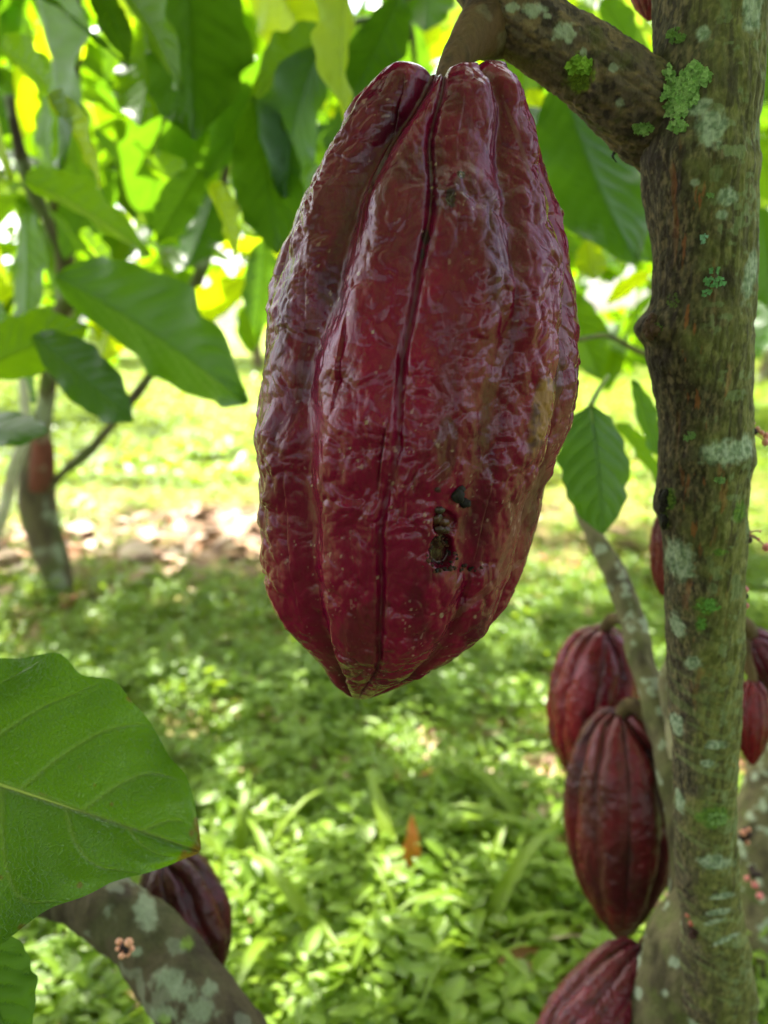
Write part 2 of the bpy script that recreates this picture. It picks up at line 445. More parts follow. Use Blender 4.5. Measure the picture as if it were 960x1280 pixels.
# ------------------------------------------------------------------ cacao pods
def pod_surface(rows, axis_fn, nth, ns, amp, seed, e_right, e_front, furrow0=-5, scale=0.053, wart=1.0, topdip=1.0, lift=0.0):
    """rows: (key, radius) arrays; axis_fn(key)->centre points. returns V,F,info"""
    rows = np.asarray(rows, float)
    key, rad = rows[:, 0], rows[:, 1]
    ctr = axis_fn(rows)
    d = np.r_[0, np.cumsum(np.hypot(np.linalg.norm(np.diff(ctr, axis=0), axis=1), np.diff(rad)))]
    t = np.linspace(0, d[-1], ns)
    tg = lambda A: np.stack([smooth1(d, A[:, k], t) for k in range(A.shape[1])], -1)
    Cc = tg(ctr); Rr = smooth1(d, rad, t)
    tt = t / d[-1]
    th = np.linspace(-math.pi, math.pi, nth, endpoint=False)
    TH, TT = np.meshgrid(th, tt)
    D = e_right * np.sin(TH)[..., None] + e_front * np.cos(TH)[..., None]
    R = Rr[:, None]
    base = Cc[:, None] + D * R[..., None]
    ax = Cc[-1] - Cc[0]; ax /= np.linalg.norm(ax)
    # furrows : ten, alternately deep and shallow
    wob = 0.10 * noise(np.stack([TT * 4, TH * 0 + seed, TH * 0], -1), seed) + 0.05 * noise(np.stack([TT * 11, np.round(TH * 3), TH * 0 + 3], -1), seed + 1)
    fur = np.zeros_like(TH); deep = np.zeros_like(TH); ridge = np.zeros_like(TH)
    r_ = np.random.default_rng(seed)
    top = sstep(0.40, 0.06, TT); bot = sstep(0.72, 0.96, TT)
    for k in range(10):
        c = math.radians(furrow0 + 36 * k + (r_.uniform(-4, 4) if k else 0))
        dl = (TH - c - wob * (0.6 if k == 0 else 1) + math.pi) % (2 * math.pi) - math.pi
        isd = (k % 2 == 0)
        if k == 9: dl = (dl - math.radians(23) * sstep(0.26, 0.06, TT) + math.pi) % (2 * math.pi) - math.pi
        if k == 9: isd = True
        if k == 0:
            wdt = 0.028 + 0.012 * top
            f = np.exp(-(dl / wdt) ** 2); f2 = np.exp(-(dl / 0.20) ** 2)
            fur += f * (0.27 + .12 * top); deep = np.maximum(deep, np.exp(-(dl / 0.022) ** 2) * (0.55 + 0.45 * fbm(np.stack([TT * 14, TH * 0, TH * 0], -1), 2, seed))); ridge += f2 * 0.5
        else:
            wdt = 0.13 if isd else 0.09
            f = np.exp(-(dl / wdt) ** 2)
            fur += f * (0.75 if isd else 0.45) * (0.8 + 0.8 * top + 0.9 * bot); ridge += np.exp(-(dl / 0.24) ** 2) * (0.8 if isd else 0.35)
    Pn = base / scale
    big = fbm(Pn * 1.6, 2, seed + 4)
    wx = np.stack([noise(Pn * 4.0, seed + 50 + q) for q in range(3)], -1) * 0.07 + np.stack([noise(Pn * 11.0, seed + 60 + q) for q in range(3)], -1) * 0.018
    Pw = Pn + wx
    w1 = .5 * np.sqrt(noise(Pw * [8.5, 8.5, 5.6], seed + 5) ** 2 + .015) + .42 * noise(Pw * [9.5, 9.5, 6.5] + 7, seed + 15)
    w2 = .5 * np.sqrt(noise(Pw * [17, 17, 12.], seed + 6) ** 2 + .015) + .42 * noise(Pw * [19, 19, 13.5] + 7, seed + 16)
    w3 = noise(Pw * [38, 38, 28.0], seed + 7)
    wr = np.sqrt(noise(Pw * [4.6, 4.6, 4.2], seed + 8) ** 2 + .01)
    if scale > .045:
        w1 = .62 * warts_f1(Pw * [6.2, 6.2, 5.0], seed + 5) + .25 * w1; w2 = .62 * warts_f1(Pw * [12.5, 12.5, 9.5], seed + 6) + .15 * w2
        w4 = warts_f1(Pw * [24, 24, 19], seed + 9)
    else: w4 = 0
    warts = 1.05 * w1 + 0.52 * w2 + 0.09 * w4 + 0.06 * w3 + 0.8 * wr * (0.4 + top)
    wenv = (0.55 + 0.60 * sstep(-0.3, 0.3, fbm(Pn * 2.2, 2, seed + 9))) * sstep(0, 0.03, TT) * (1 - 0.6 * np.clip(fur, 0, 1)) * (1 - 0.4 * sstep(.9, 1, TT))
    rr = R / scale
    disp = scale * (warts * 0.053 * wart * wenv - 0.038 * wart * 0.6) * np.clip(rr * 2.2, 0, 1)
    disp -= scale * amp * (0.095 * fur + 0.085 * ridge) * np.clip(rr * 1.3, 0, 1)
    disp += scale * 0.05 * big * np.clip(rr, 0, 1)
    V = base + D * disp[..., None]
    dip = topdip * scale * (0.09 * np.clip(fur + 0.35 * ridge, 0, 1.2) - 0.08 * big) * sstep(0.16, 0.05, TT) * sstep(0, 0.03, TT)
    V = V + ax * dip[..., None]
    if lift: V = V - ax * (lift * (np.exp(-((TH + .80) / .36) ** 2) + .85 * np.exp(-((TH - .80) / .40) ** 2) + .9 * np.exp(-((TH + .20) / .15) ** 2)) * sstep(.24, .07, TT) * sstep(0, .03, TT))[..., None]
    Fc = grid_faces(ns, nth, True)
    return V.reshape(-1, 3), Fc[:, ::-1], dict(TH=TH, TT=TT, fur=fur, deep=deep, warts=warts, big=big, Pn=Pn, disp=disp, D=D)
def smooth1(x, y, t):
    tang = np.gradient(y, x)
    k = np.clip(np.searchsorted(x, t, side='right') - 1, 0, len(x) - 2)
    h = x[k + 1] - x[k]; u = (t - x[k]) / h
    # limit tangents a little to avoid overshoot
    return (2*u**3-3*u**2+1)*y[k] + (u**3-2*u**2+u)*h*tang[k]*0.9 + (-2*u**3+3*u**2)*y[k+1] + (u**3-u**2)*h*tang[k+1]*0.9

def pod_colour(I, seed, main=lin(97, 4, 40), red=lin(114, 0, 44), dark=lin(42, 5, 22), scurf=lin(64, 26, 28), scurf_amt=0.17):
    Pn, TH, TT = I['Pn'], I['TH'], I['TT']
    c = np.broadcast_to(main, Pn.shape)
    c = mixc(c, red, sstep(-0.2, 0.35, fbm(Pn * 1.3, 3, seed + 20)))
    c = mixc(c, dark, 0.55 * sstep(0.05, 0.5, fbm(Pn * [5, 5, 2], 4, seed + 21)))
    Q = np.stack([TH * 7, TT * 2.2, TH * 0], -1)
    streak = fbm(Q, 5, seed + 22)
    s = sstep(0.0, 0.42, streak + 0.25 * (I['warts'] - 0.5)) * scurf_amt
    c = mixc(c, scurf, s)
    fine = fbm(Pn * [26, 26, 9], 3, seed + 23)
    c = mixc(c, lin(104, 44, 50), 0.2 * sstep(0.22, 0.4, fine))
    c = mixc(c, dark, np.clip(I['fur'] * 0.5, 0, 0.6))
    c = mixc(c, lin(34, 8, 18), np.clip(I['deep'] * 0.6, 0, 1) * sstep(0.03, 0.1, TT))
    rgh = 0.19 + 0.24 * s + 0.35 * I['deep'] + 0.10 * fbm(Pn * 3, 3, seed + 24)
    return c, rgh

# --- the big pod
PD = lambda y: 0.262 + 0.036 * (np.asarray(y, float) - 100) / 770
rows_px = np.array([(142, 552, 4), (137, 553, 14), (126, 554, 28), (113, 555, 42), (106, 556, 56), (104, 556, 70), (108, 556, 86), (120, 555, 99), (137, 554, 110), (160, 551, 121), (204, 541, 140),
    (252, 537, 160), (300, 534, 177), (347, 532, 189), (395, 530, 195), (440, 527, 198), (480, 524, 199), (518, 517, 199), (566, 509, 191), (614, 503, 182),
    (662, 499, 175), (710, 496, 161), (757, 491, 141), (785, 487, 118), (805, 481, 96), (829, 470, 66), (853, 458, 37), (866, 455, 18), (872, 454, 3)], float)
wr_ = rows_px[:, 2]
def px_radius(wpx, d):
    a = wpx / F; return d * a / np.sqrt(1 + a * a)
wr_ = wr_ * 1.03
rows = np.stack([rows_px[:, 0], px_radius(wr_, PD(rows_px[:, 0])), rows_px[:, 1]], -1)
axis_main = lambda r: at(r[:, 2] - 3, r[:, 0], PD(r[:, 0]))
Vp, Fp, Ip = pod_surface(rows, axis_main, 860, 900, 1.15, 11, RIGHT, np.array([0, -1.0, 0]), furrow0=-4, lift=.0034)
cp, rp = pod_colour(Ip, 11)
pxx, pyy, pzz = proj(Vp)
pxx = pxx.reshape(Ip['TH'].shape); pyy = pyy.reshape(pxx.shape)
front = (np.cos(Ip['TH']) > -0.2)
def spot(cx, cy, rx, ry, ang=0.0, rag=0.35, sc_=10, sd_=77):
    a = math.radians(ang); dx, dy = pxx - cx, pyy - cy
    u = (dx * math.cos(a) + dy * math.sin(a)) / rx; v = (-dx * math.sin(a) + dy * math.cos(a)) / ry
    return sstep(1.15, 0.75, np.hypot(u, v) + rag * fbm(Ip['Pn'] * sc_, 3, sd_)) * front
Pn = Ip['Pn']
# crimson flush low left, browner shoulder right of the seam
cp = mixc(cp, lin(112, 1, 46), 0.6 * spot(425, 650, 90, 190, 8, 0.5, 3))
cp = mixc(cp, lin(72, 22, 26), 0.3 * spot(600, 430, 60, 160, 5, 0.6, 3, 78))
cp = mixc(cp, lin(84, 36, 38), 0.25 * spot(470, 270, 45, 120, 12, 0.6, 3, 79))
cp = mixc(cp, lin(86, 56, 46), 0.18 * spot(395, 260, 22, 130, 22, 0.7, 5, 80))
tan = spot(676, 515, 13, 52, 14, 0.5, 12, 81)
cp = mixc(cp, mixc(np.broadcast_to(lin(134, 94, 46), cp.shape), lin(72, 44, 30), sstep(-.1, .35, fbm(Pn * [22, 22, 14], 3, 82))), tan * 0.9)
tan2 = np.clip(spot(655, 640, 5, 80, 24, 0.6, 14, 83) + spot(610, 735, 5, 60, 50, .6, 14, 84) + spot(650, 180, 3, 60, -20, .6, 14, 84), 0, 1)
cp = mixc(cp, lin(112, 84, 60), .5 * tan2 * 0.6)
cp = mixc(cp, lin(58, 30, 24), 0.4 * spot(452, 800, 26, 60, 20, 0.7, 8, 85))
for (x, y, rx, ry) in ((564, 246, 7, 12), (532, 296, 6, 10), (577, 218, 5, 5), (528, 318, 3, 8), (547, 612, 5, 4)):
    cp = mixc(cp, lin(34, 20, 20), 0.85 * spot(x, y, rx, ry, 0, 0.5, 25, 86))
cp = mixc(cp, lin(58, 38, 30), 0.45 * spot(556, 560, 14, 40, 0, 0.9, 14, 87))
for (x, y, r) in ((491, 604, 3.2), (489, 634, 2.2), (472, 722, 2.4), (552, 769, 3.4), (594, 771, 2.6), (390, 607, 2), (448, 342, 3), (458, 528, 3.5), (545, 205, 2.4), (540, 235, 2), (466, 415, 2.5), (437, 560, 2.2)):
    cp = mixc(cp, lin(150, 122, 106), 0.85 * spot(x, y, r * .62, r * .95, 10, 0.4, 30, 88))
sp = .6 * sstep(0.42, 0.50, fbm(Pn * [40, 40, 26], 2, 90)) * sstep(-0.1, .2, fbm(Pn * 3, 2, 91))
cp = mixc(cp, lin(190, 160, 145), 0.5 * sp)
rp = rp + 0.3 * tan + 0.2 * tan2
# chewed hole: push the husk in
hole = np.clip(spot(553, 690, 16, 20, 0, 0.3, 14, 92) + 0.5 * spot(556, 655, 13, 18, 0, .3, 14, 93), 0, 1)
Vp = Vp - (Ip['D'] * (hole * 0.0035)[..., None]).reshape(-1, 3)
cp = mixc(cp, lin(26, 12, 10), hole * 0.85)
Vp = Vp + (Ip['D'] * (tan * 0.0006 * (0.5 + fbm(Pn * 20, 2, 5)))[..., None]).reshape(-1, 3)
pod = thing('cacao_pod', at(552, 110, 0.268), 'large ripe maroon wrinkled cacao pod with a chewed hole, hanging from the mossy limb', 'cacao pod')
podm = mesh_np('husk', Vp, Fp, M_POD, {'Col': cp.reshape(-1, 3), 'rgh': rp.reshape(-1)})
husk = link('husk', podm, pod)
bvh_pod = BVHTree.FromPolygons([Vector(v) for v in Vp[::1].tolist()], Fp.tolist()) if False else None
_th = Ip['TH']
def pod_hit(x, y):
    m = np.where(np.cos(_th) > 0.1, (pxx - x) ** 2 + (pyy - y) ** 2, 1e9)
    i = int(np.argmin(m)); return Vp[i], Ip['D'].reshape(-1, 3)[i]

def ico_lumps(items, mat, name, parent, seed=0):
    """items: (centre, radius(3), rgb) lumpy grains joined in one mesh"""
    import bmesh
    bm = bmesh.new(); bmesh.ops.create_icosphere(bm, subdivisions=3, radius=1)
    T = np.array([v.co[:] for v in bm.verts]); TF = np.array([[v.index for v in f.verts] for f in bm.faces]); bm.free()
    Vs, Fs, Cs = [], [], []
    r_ = np.random.default_rng(seed); n = 0
    for c, rad, rgb in items:
        s_ = int(r_.integers(1, 999))
        k = 1 + 0.35 * fbm(T * 1.6 + s_, 3, s_) + 0.15 * noise(T * 5 + s_, s_)
        Vs.append(np.asarray(c) + T * k[:, None] * np.asarray(rad)); Fs.append(TF + n); n += len(T)
        cc = np.broadcast_to(np.asarray(rgb, float), T.shape); Cs.append(mixc(cc, np.asarray(rgb) * 0.45, sstep(-0.1, 0.4, fbm(T * 3 + s_, 3, 3))))
    return link(name, mesh_np(name, np.vstack(Vs), np.vstack(Fs), mat, {'Col': np.vstack(Cs)}), parent)
items = []
def lump(x, y, w_, h_, rgb, out=0.3):
    p, dn = pod_hit(x, y); s = 0.24 / F
    items.append((p + dn * w_ * s * out, (w_ * s, max(w_, h_) * s * 0.8, h_ * s), lin(*rgb)))
fr = np.random.default_rng(5)
for a in ((572, 620, 8, 9, (24, 14, 14)), (580, 628, 8, 6, (20, 12, 12)), (575, 612, 5, 5, (28, 18, 16))): lump(*a)
frass = ico_lumps(items, M_PLAIN, 'frass_lump', husk, 3); items = []
for a in ((545, 648, 8, 9, (62, 24, 14)), (555, 653, 8, 7, (74, 32, 14)), (550, 663, 8, 6, (54, 20, 14)), (558, 664, 6, 5, (60, 26, 14)), (549, 637, 6, 5, (44, 20, 16))): lump(*a, 0.15)
link_ = ico_lumps(items, M_BUD, 'resin', husk, 4); items = []
for k in range(70):
    a = fr.uniform(0, 6.28); r = fr.uniform(0.55, 1.1)
    x, y = 553 + 17 * r * math.cos(a), 692 + 19 * r * math.sin(a)
    if k > 38: x, y = fr.normal(567, 16), 711 + fr.normal(0, 3.0)
    s = fr.uniform(1.1, 3.0)
    lump(x, y, s, s * fr.uniform(.6, 1.1), [(36, 18, 13), (58, 30, 20), (22, 12, 11), (80, 42, 28)][k % 4], 0.25)
link_ = ico_lumps(items, M_PLAIN, 'bore_dust', husk, 6)
# stalk from the limb
def P4(rows_):
    a = np.array(rows_, float)
    P = at(a[:, 0], a[:, 1], a[:, 3]); return np.column_stack([P, a[:, 2] * a[:, 3] / F])
part_tube('stalk', P4([(672, 30, 30, .294), (640, 26, 40, .290), (610, 34, 38, .285), (587, 52, 27, .278), (566, 78, 18, .270), (553, 106, 14, .265), (551, 160, 14, .262)]), M_BARK, pod, 120, 64,
          bark_disp(0.0009, 150, 9), bark_attrs((92, 68, 46), (60, 44, 32), (84, 72, 40), .25, .1, 4, 160))

# ------------------------------------------------------------------ the main cacao tree (right)
tree = thing('cacao_tree', at(860, 1400, .62) * [1, 1, 0], 'lichen spotted cacao tree on the right whose limb carries the large maroon pod', 'cacao tree')
TR = [(-160, 905, 76, .300), (0, 890, 68, .310), (60, 886, 66, .312), (120, 880, 67, .314), (170, 876, 67, .316), (215, 874, 68, .318), (300, 880, 62, .322), (380, 879, 61, .327), (420, 873, 64, .330), (460, 876, 60, .333),
      (510, 880, 54, .337), (560, 881, 54, .341), (620, 880, 53, .348), (690, 881, 49, .357), (760, 881, 47, .367), (830, 881, 43.5, .378), (910, 882, 40, .390), (1000, 881, 37, .405), (1080, 883, 36, .422), (1140, 889, 36, .438), (1200, 895, 40, .455), (1245, 896, 46, .470)]
TR = [(a, b, c, d * .95) for a, b, c, d in TR]
TRP = np.array([(*at(x, y, d), w_ * d / F) for y, x, w_, d in TR])
def tdisp(P, TH, S, R):
    P = np.asarray(P)
    x, y, z = proj(P)
    o = 0.0007 * fbm(P * [420, 420, 230], 5, 3) + 0.0004 * fbm(P * [260, 260, 90], 4, 3) + 0.0016 * fbm(P * 38, 3, 4) + 0.0006 * np.abs(noise(P * [400, 400, 60], 8))
    cz = np.cos(TH)
    def g(cx, cy, rx, ry): return np.exp(-((x - cx) / rx) ** 2 - ((y - cy) / ry) ** 2)
    o = o + 0.0040 * g(812, 412, 26, 18) + 0.0022 * g(824, 630, 16, 22) + .0016 * g(905, 575, 60, 14) + .0012 * g(880, 200, 80, 18)
    o = o - 0.0012 * np.exp(-((y - 432) / 12) ** 2) * (x < 840) + 0.0010 * np.exp(-((y - 1105) / 10) ** 2) + .0014 * np.exp(-((y - 1190) / 14) ** 2)
    return o
Vt, Ft, Dt = tube(TRP, 1250, 300, tdisp, True)
x, y, z = proj(Vt); frontt = (Dt @ -FWD) > -0.1
def tspot(cx, cy, rx, ry, ang=0, rag=0.4, s=500, sd_=3):
    a = math.radians(ang); dx, dy = x - cx, y - cy
    u = (dx * math.cos(a) + dy * math.sin(a)) / rx; v = (-dx * math.sin(a) + dy * math.cos(a)) / ry
    return sstep(1.28, 0.72, np.hypot(u, v) + 1.6 * rag * fbm(Vt * s, 4, sd_)) * frontt
def trunk_colour(Vt):
    P = Vt
    cx_ = np.interp(y, [t[0] for t in TR], [t[1] for t in TR]); hw = np.interp(y, [t[0] for t in TR], [t[2] for t in TR])
    rel = (x - cx_) / hw
    c = np.broadcast_to(lin(78, 70, 54), P.shape)
    c = mixc(c, lin(52, 42, 34), sstep(-.15, .3, fbm(P * [620, 620, 230], 5, 31)))
    c = mixc(c, lin(46, 38, 30), .7 * sstep(.08, .3, fbm(P * [900, 900, 600], 4, 30)))
    c = mixc(c, lin(112, 96, 72), sstep(.03, .35, fbm(P * [800, 800, 380], 4, 32)) * .8)
    mossy = sstep(-.1, .9, rel * 0.9 + 0.9 * fbm(P * 90, 3, 33) + 0.32 + 0.4 * sstep(550, 1000, y))
    c = mixc(c, mixc(np.broadcast_to(lin(88, 88, 42), P.shape), lin(116, 114, 62), sstep(-.2, .3, fbm(P * 300, 3, 34))), mossy * (.66 + .2 * sstep(500, 800, y)))
    # vertical orange cracks
    fx = fbm(np.stack([P[:, 0] * 420, P[:, 1] * 420, P[:, 2] * 45], -1), 4, 36)
    band = sstep(.55, .1, np.abs(rel + .18)) + .55 * sstep(.3, 0, np.abs(rel - .45)) * sstep(380, 450, y)
    vis = sstep(150, 240, y) * sstep(1000, 600, y)
    cr = sstep(.22, .32, fx) * np.clip(band, 0, 1) * vis
    c = mixc(c, lin(140, 82, 48), cr * .75)
    crd = sstep(.16, .28, fbm(np.stack([P[:, 0] * 500, P[:, 1] * 500, P[:, 2] * 60], -1), 4, 39))
    c = mixc(c, lin(44, 34, 30), crd * .55)
    # transverse lichen streaks lower down
    st = sstep(.14, .26, fbm(np.stack([P[:, 0] * 55, P[:, 1] * 55, P[:, 2] * 330 + P[:, 0] * 90], -1), 3, 41)) * sstep(620, 1050, y)
    c = mixc(c, lin(112, 120, 76), st * .5)
    st2 = sstep(.20, .28, fbm(P * 230, 3, 42)) * sstep(.0, .8, rel + .3)
    c = mixc(c, lin(112, 122, 84), st2 * .6)
    return c, rel
ct, rel = trunk_colour(Vt)
PALE = lin(148, 156, 134); GRN = lin(120, 150, 66)
for a in ((890, 160, 17, 24, 10), (876, 133, 16, 8, -30), (879, 42, 9, 10), (908, 247, 13, 11), (902, 268, 7, 6), (937, 345, 8, 30, 12), (906, 566, 30, 15, -6), (850, 700, 17, 26, -20), (847, 782, 8, 17, -25), (866, 828, 10, 8),
          (895, 931, 14, 6), (893, 1078, 20, 9), (884, 955, 9, 5), (899, 1140, 16, 4, -10), (893, 1152, 12, 3, -15), (905, 1175, 18, 3, -25), (868, 228, 6, 5), (932, 560, 8, 16), (845, 905, 8, 14, -20), (903, 1120, 16, 4, -8), (848, 1000, 7, 16, -20), (940, 12, 12, 30)):
    m_ = tspot(*a[:4], ang=a[4] if len(a) > 4 else 0, rag=.30, sd_=int(a[0]))
    cc = mixc(np.broadcast_to(PALE, ct.shape), lin(104, 118, 94), sstep(-.2, .3, fbm(Vt * 700, 3, int(a[1]) % 50)))
    ct = mixc(ct, cc, m_ * .88)
for a in ((892, 1022, 20, 14), (835, 625, 10, 12), (885, 757, 14, 9), (876, 780, 6, 9), (900, 690, 10, 4), (830, 650, 6, 10), (925, 640, 8, 12)):
    ct = mixc(ct, mixc(np.broadcast_to(lin(96, 124, 44), ct.shape), lin(70, 98, 38), sstep(-.2, .2, fbm(Vt * 900, 3, 3))), tspot(*a, rag=.5) * .85)
for a in ((812, 408, 13, 12), (826, 640, 6, 26), (818, 470, 10, 40, 10), (812, 200, 20, 12)):
    ct = mixc(ct, lin(38, 28, 26), tspot(*a[:4], ang=a[4] if len(a) > 4 else 0, rag=.7) * .7)
trunk = link('trunk', mesh_np('trunk', Vt, Ft, M_BARK, {'Col': np.clip(ct * [1.14, 1.16, 1.16], 0, .6)}), tree)
bvh = BVHTree.FromPolygons(Vt.tolist(), Ft.tolist())

# limb
LB = [(905, 215, 40, .330), (862, 178, 54, .326), (815, 143, 56, .316), (775, 112, 52, .307), (730, 78, 46, .299), (690, 52, 43, .293), (655, 26, 44, .289), (625, -4, 46, .287), (596, -50, 42, .285), (560, -120, 38, .285)]
LB = [(a, b, c, d - .017 * max(0, (a - 600) / 300)) for a, b, c, d in LB]
def ldisp(P, TH, S, R):
    x, y, z = proj(P)
    o = 0.0009 * fbm(P * 330, 5, 13) + 0.0016 * fbm(P * 50, 3, 14)
    ridge = np.abs(noise(np.stack([P[..., 0] * 60 + P[..., 2] * 120, P[..., 1] * 160, P[..., 2] * 260 + P[..., 0] * 150], -1), 8))
    return o + 0.0010 * ridge + .0016 * np.exp(-((x - 742) / 5) ** 2 - ((y - 95) / 30) ** 2)
Vl, Fl, Dl = tube(P4(LB), 620, 220, ldisp, True)
x, y, z = proj(Vl); frontt = (Dl @ -FWD) > -0.1
def lspot(cx, cy, rx, ry, ang=0, rag=.4, s=500, sd_=3):
    a = math.radians(ang); dx, dy = x - cx, y - cy
    u = (dx * math.cos(a) + dy * math.sin(a)) / rx; v = (-dx * math.sin(a) + dy * math.cos(a)) / ry
    return sstep(1.28, 0.72, np.hypot(u, v) + 1.6 * rag * fbm(Vl * s, 4, sd_)) * frontt
cl = np.broadcast_to(lin(84, 70, 58), Vl.shape)
cl = mixc(cl, lin(52, 42, 37), sstep(-.15, .3, fbm(Vl * 420, 4, 51)))
cl = mixc(cl, lin(112, 92, 66), sstep(.0, .4, fbm(Vl * [160, 400, 400], 4, 52)) * .8)
cl = mixc(cl, lin(74, 72, 34), sstep(.0, .4, fbm(Vl * 120 + 5, 4, 53)) * .6)
cl = mixc(cl, lin(116, 88, 60), .6 * sstep(20, 90, y - 0.55 * (x - 600)) * sstep(740, 640, x))
for a in ((707, 42, 13, 12), (668, 12, 14, 9), (729, 66, 4, 5), (768, 84, 7, 5), (775, 128, 6, 5), (684, 20, 5, 4), (640, 8, 8, 6)):
    cl = mixc(cl, PALE * .9, lspot(*a, rag=.45, sd_=int(a[0])) * .8)
cl = mixc(cl, mixc(np.broadcast_to(lin(116, 140, 34), cl.shape), lin(90, 104, 30), sstep(-.2, .3, fbm(Vl * 900, 3, 3))), lspot(724, 92, 16, 22, 0, .4) * .9)
link('limb', mesh_np('limb', Vl, Fl, M_BARK, {'Col': np.clip(cl * 1.15, 0, .6)}), tree)
bvh_l = BVHTree.FromPolygons(Vl.tolist(), Fl.tolist())
def hit(px, py, trees=(bvh, bvh_l)):
    d = at(px, py, 1.0) - CAM; d /= np.linalg.norm(d); best = None
    for b in trees:
        loc, nr, idx, dist = b.ray_cast(Vector(CAM), Vector(d))
        if loc is not None and (best is None or dist < best[2]): best = (np.array(loc), np.array(nr), dist)
    if best is None: return None
    n_ = best[1] if best[1] @ (-d) > 0 else -best[1]
    return best[0], n_, best[2]

# foliose lichens : many small lobed, cupped flakes
def flake(seed, n=11):
    r_ = np.random.default_rng(seed)
    th = np.linspace(0, 2 * math.pi, n, endpoint=False)
    rr = 1 + 0.28 * np.sin(th * 3 + r_.uniform(0, 6)) + 0.16 * np.sin(th * 5 + r_.uniform(0, 6))
    inner = np.stack([np.cos(th) * rr * .55, np.sin(th) * rr * .55, np.full(n, .22)], -1)
    outer = np.stack([np.cos(th) * rr, np.sin(th) * rr, .38 + .22 * np.sin(th * 4 + r_.uniform(0, 6))], -1)
    V = np.vstack([[0, 0, 0.05], inner, outer]); j = np.arange(n); j2 = (j + 1) % n
    Fc = np.vstack([np.stack([j * 0, 1 + j, 1 + j2], -1), np.stack([1 + j, 1 + n + j, 1 + n + j2], -1), np.stack([1 + j, 1 + n + j2, 1 + j2], -1)])
    return V, Fc
def lichen(clusters, name, parent, rgb, rgb2, size=(1.6, 3.6), seed=0, thick=1.0):
    r_ = np.random.default_rng(seed); Vs, Fs, Cs = [], [], []; n = 0
    for cx, cy, rx, ry, cnt in clusters:
        for k in range(cnt):
            a = r_.uniform(0, 6.28); q = math.sqrt(r_.uniform(0, 1)); 
            h_ = hit(cx + rx * q * math.cos(a), cy + ry * q * math.sin(a))
            if h_ is None: continue
            p, nr, dist = h_; s = r_.uniform(*size) * dist / F
            t = np.cross(nr, r_.normal(size=3)); t /= np.linalg.norm(t); b = np.cross(nr, t)
            nr2 = nr + 0.35 * r_.normal(size=3); nr2 /= np.linalg.norm(nr2)
            V, Fc = flake(int(r_.integers(1, 40)))
            Vs.append(p + nr * s * r_.uniform(0, 1.3) * thick + s * (V[:, :1] * t + V[:, 1:2] * b + V[:, 2:] * nr2)); Fs.append(Fc + n); n += len(V)
            mixv = r_.uniform(0, 1); cc = np.array(rgb) * (1 - mixv) + np.array(rgb2) * mixv
            Cs.append(np.repeat(cc[None] , len(V), 0) * np.where(np.arange(len(V)) > 11, 1.15, .85)[:, None])
    return link(name, mesh_np(name, np.vstack(Vs), np.vstack(Fs), M_PLAIN, {'Col': np.vstack(Cs)}), parent)
G1, G2 = lin(150, 180, 108), lin(110, 150, 72)
lichen([(846, 122, 19, 26, 170), (836, 96, 7, 12, 40), (861, 118, 14, 14, 70), (870, 97, 19, 10, 90), (868, 84, 7, 5, 26), (848, 158, 11, 7, 40)], 'lichen', tree, G1, G2, seed=1)
lichen([(804, 159, 11, 6, 50)], 'lichen', tree, G1, G2, seed=2)
lichen([(846, 45, 11, 9, 40)], 'lichen', tree, lin(110, 140, 60), lin(90, 120, 54), (1.2, 2.6), 3)
lichen([(724, 83, 15, 9, 90), (722, 78, 8, 6, 30)], 'lichen', tree, lin(140, 176, 56), lin(104, 146, 36), seed=4)
lichen([(725, 100, 13, 12, 110)], 'moss', tree, lin(110, 130, 30), lin(80, 100, 26), (.8, 1.7), 5, .6)
lichen([(893, 352, 14, 6, 34), (893, 338, 5, 4, 10), (884, 366, 7, 4, 10)], 'lichen', tree, lin(120, 176, 120), lin(100, 150, 90), (1.0, 2.2), 6)
lichen([(880, 299, 5, 6, 14)], 'lichen', tree, lin(150, 196, 170), lin(130, 170, 140), (1.0, 2.0), 7)
lichen([(842, 376, 8, 9, 26), (820, 412, 10, 8, 30)], 'moss', tree, lin(100, 120, 46), lin(76, 96, 40), (.8, 1.8), 8, .6)
lichen([(886, 757, 13, 8, 44), (877, 778, 6, 8, 20)], 'lichen', tree, lin(112, 160, 70), lin(96, 140, 60), (1.0, 2.2), 9)
lichen([(834, 624, 9, 11, 60)], 'moss', tree, lin(150, 170, 84), lin(116, 140, 60), (.8, 1.6), 10, .6)
for q_, c_ in enumerate([(888, 244, 5, 3, 14), (900, 600, 8, 4, 24), (862, 545, 8, 5, 24), (896, 1022, 12, 8, 60)]):
    lichen([c_], 'lichen', tree, lin(130, 160, 90), lin(110, 140, 80), (1.1, 2.1), 11 + q_)
# dark torn wound scar on the left edge and dead stub under the limb
sc_items = []
for k in range(26):
    h_ = hit(830 + fr.normal(0, 2.5), 612 + fr.uniform(0, 44))
    if h_: sc_items.append((h_[0] + h_[1] * .0006, np.array([1, 1, 1.4]) * fr.uniform(.0006, .0016), lin(34, 26, 24)))
ico_lumps(sc_items, M_PLAIN, 'bark_scar', tree, 12); sc_items = []
for k in range(16):
    h_ = hit(814 + fr.normal(0, 3), 408 + fr.normal(0, 7))
    if h_: sc_items.append((h_[0] + h_[1] * .0004, np.array([1, 1, 1.2]) * fr.uniform(.0008, .0018), lin(92, 66, 50)))
ico_lumps(sc_items, M_PLAIN, 'bark_scar', tree, 12)
part_tube('twig_stub', P4([(764, 160, 3, .318), (766, 178, 3, .318), (770, 186, 2.4, .317), (766, 196, 1.6, .316), (771, 203, 1, .316)]), M_BARK, tree, 40, 10, bark_disp(.0004, 500, 2), bark_attrs((40, 28, 24), (60, 44, 34), (50, 40, 30), .2, 0, 3, 300))
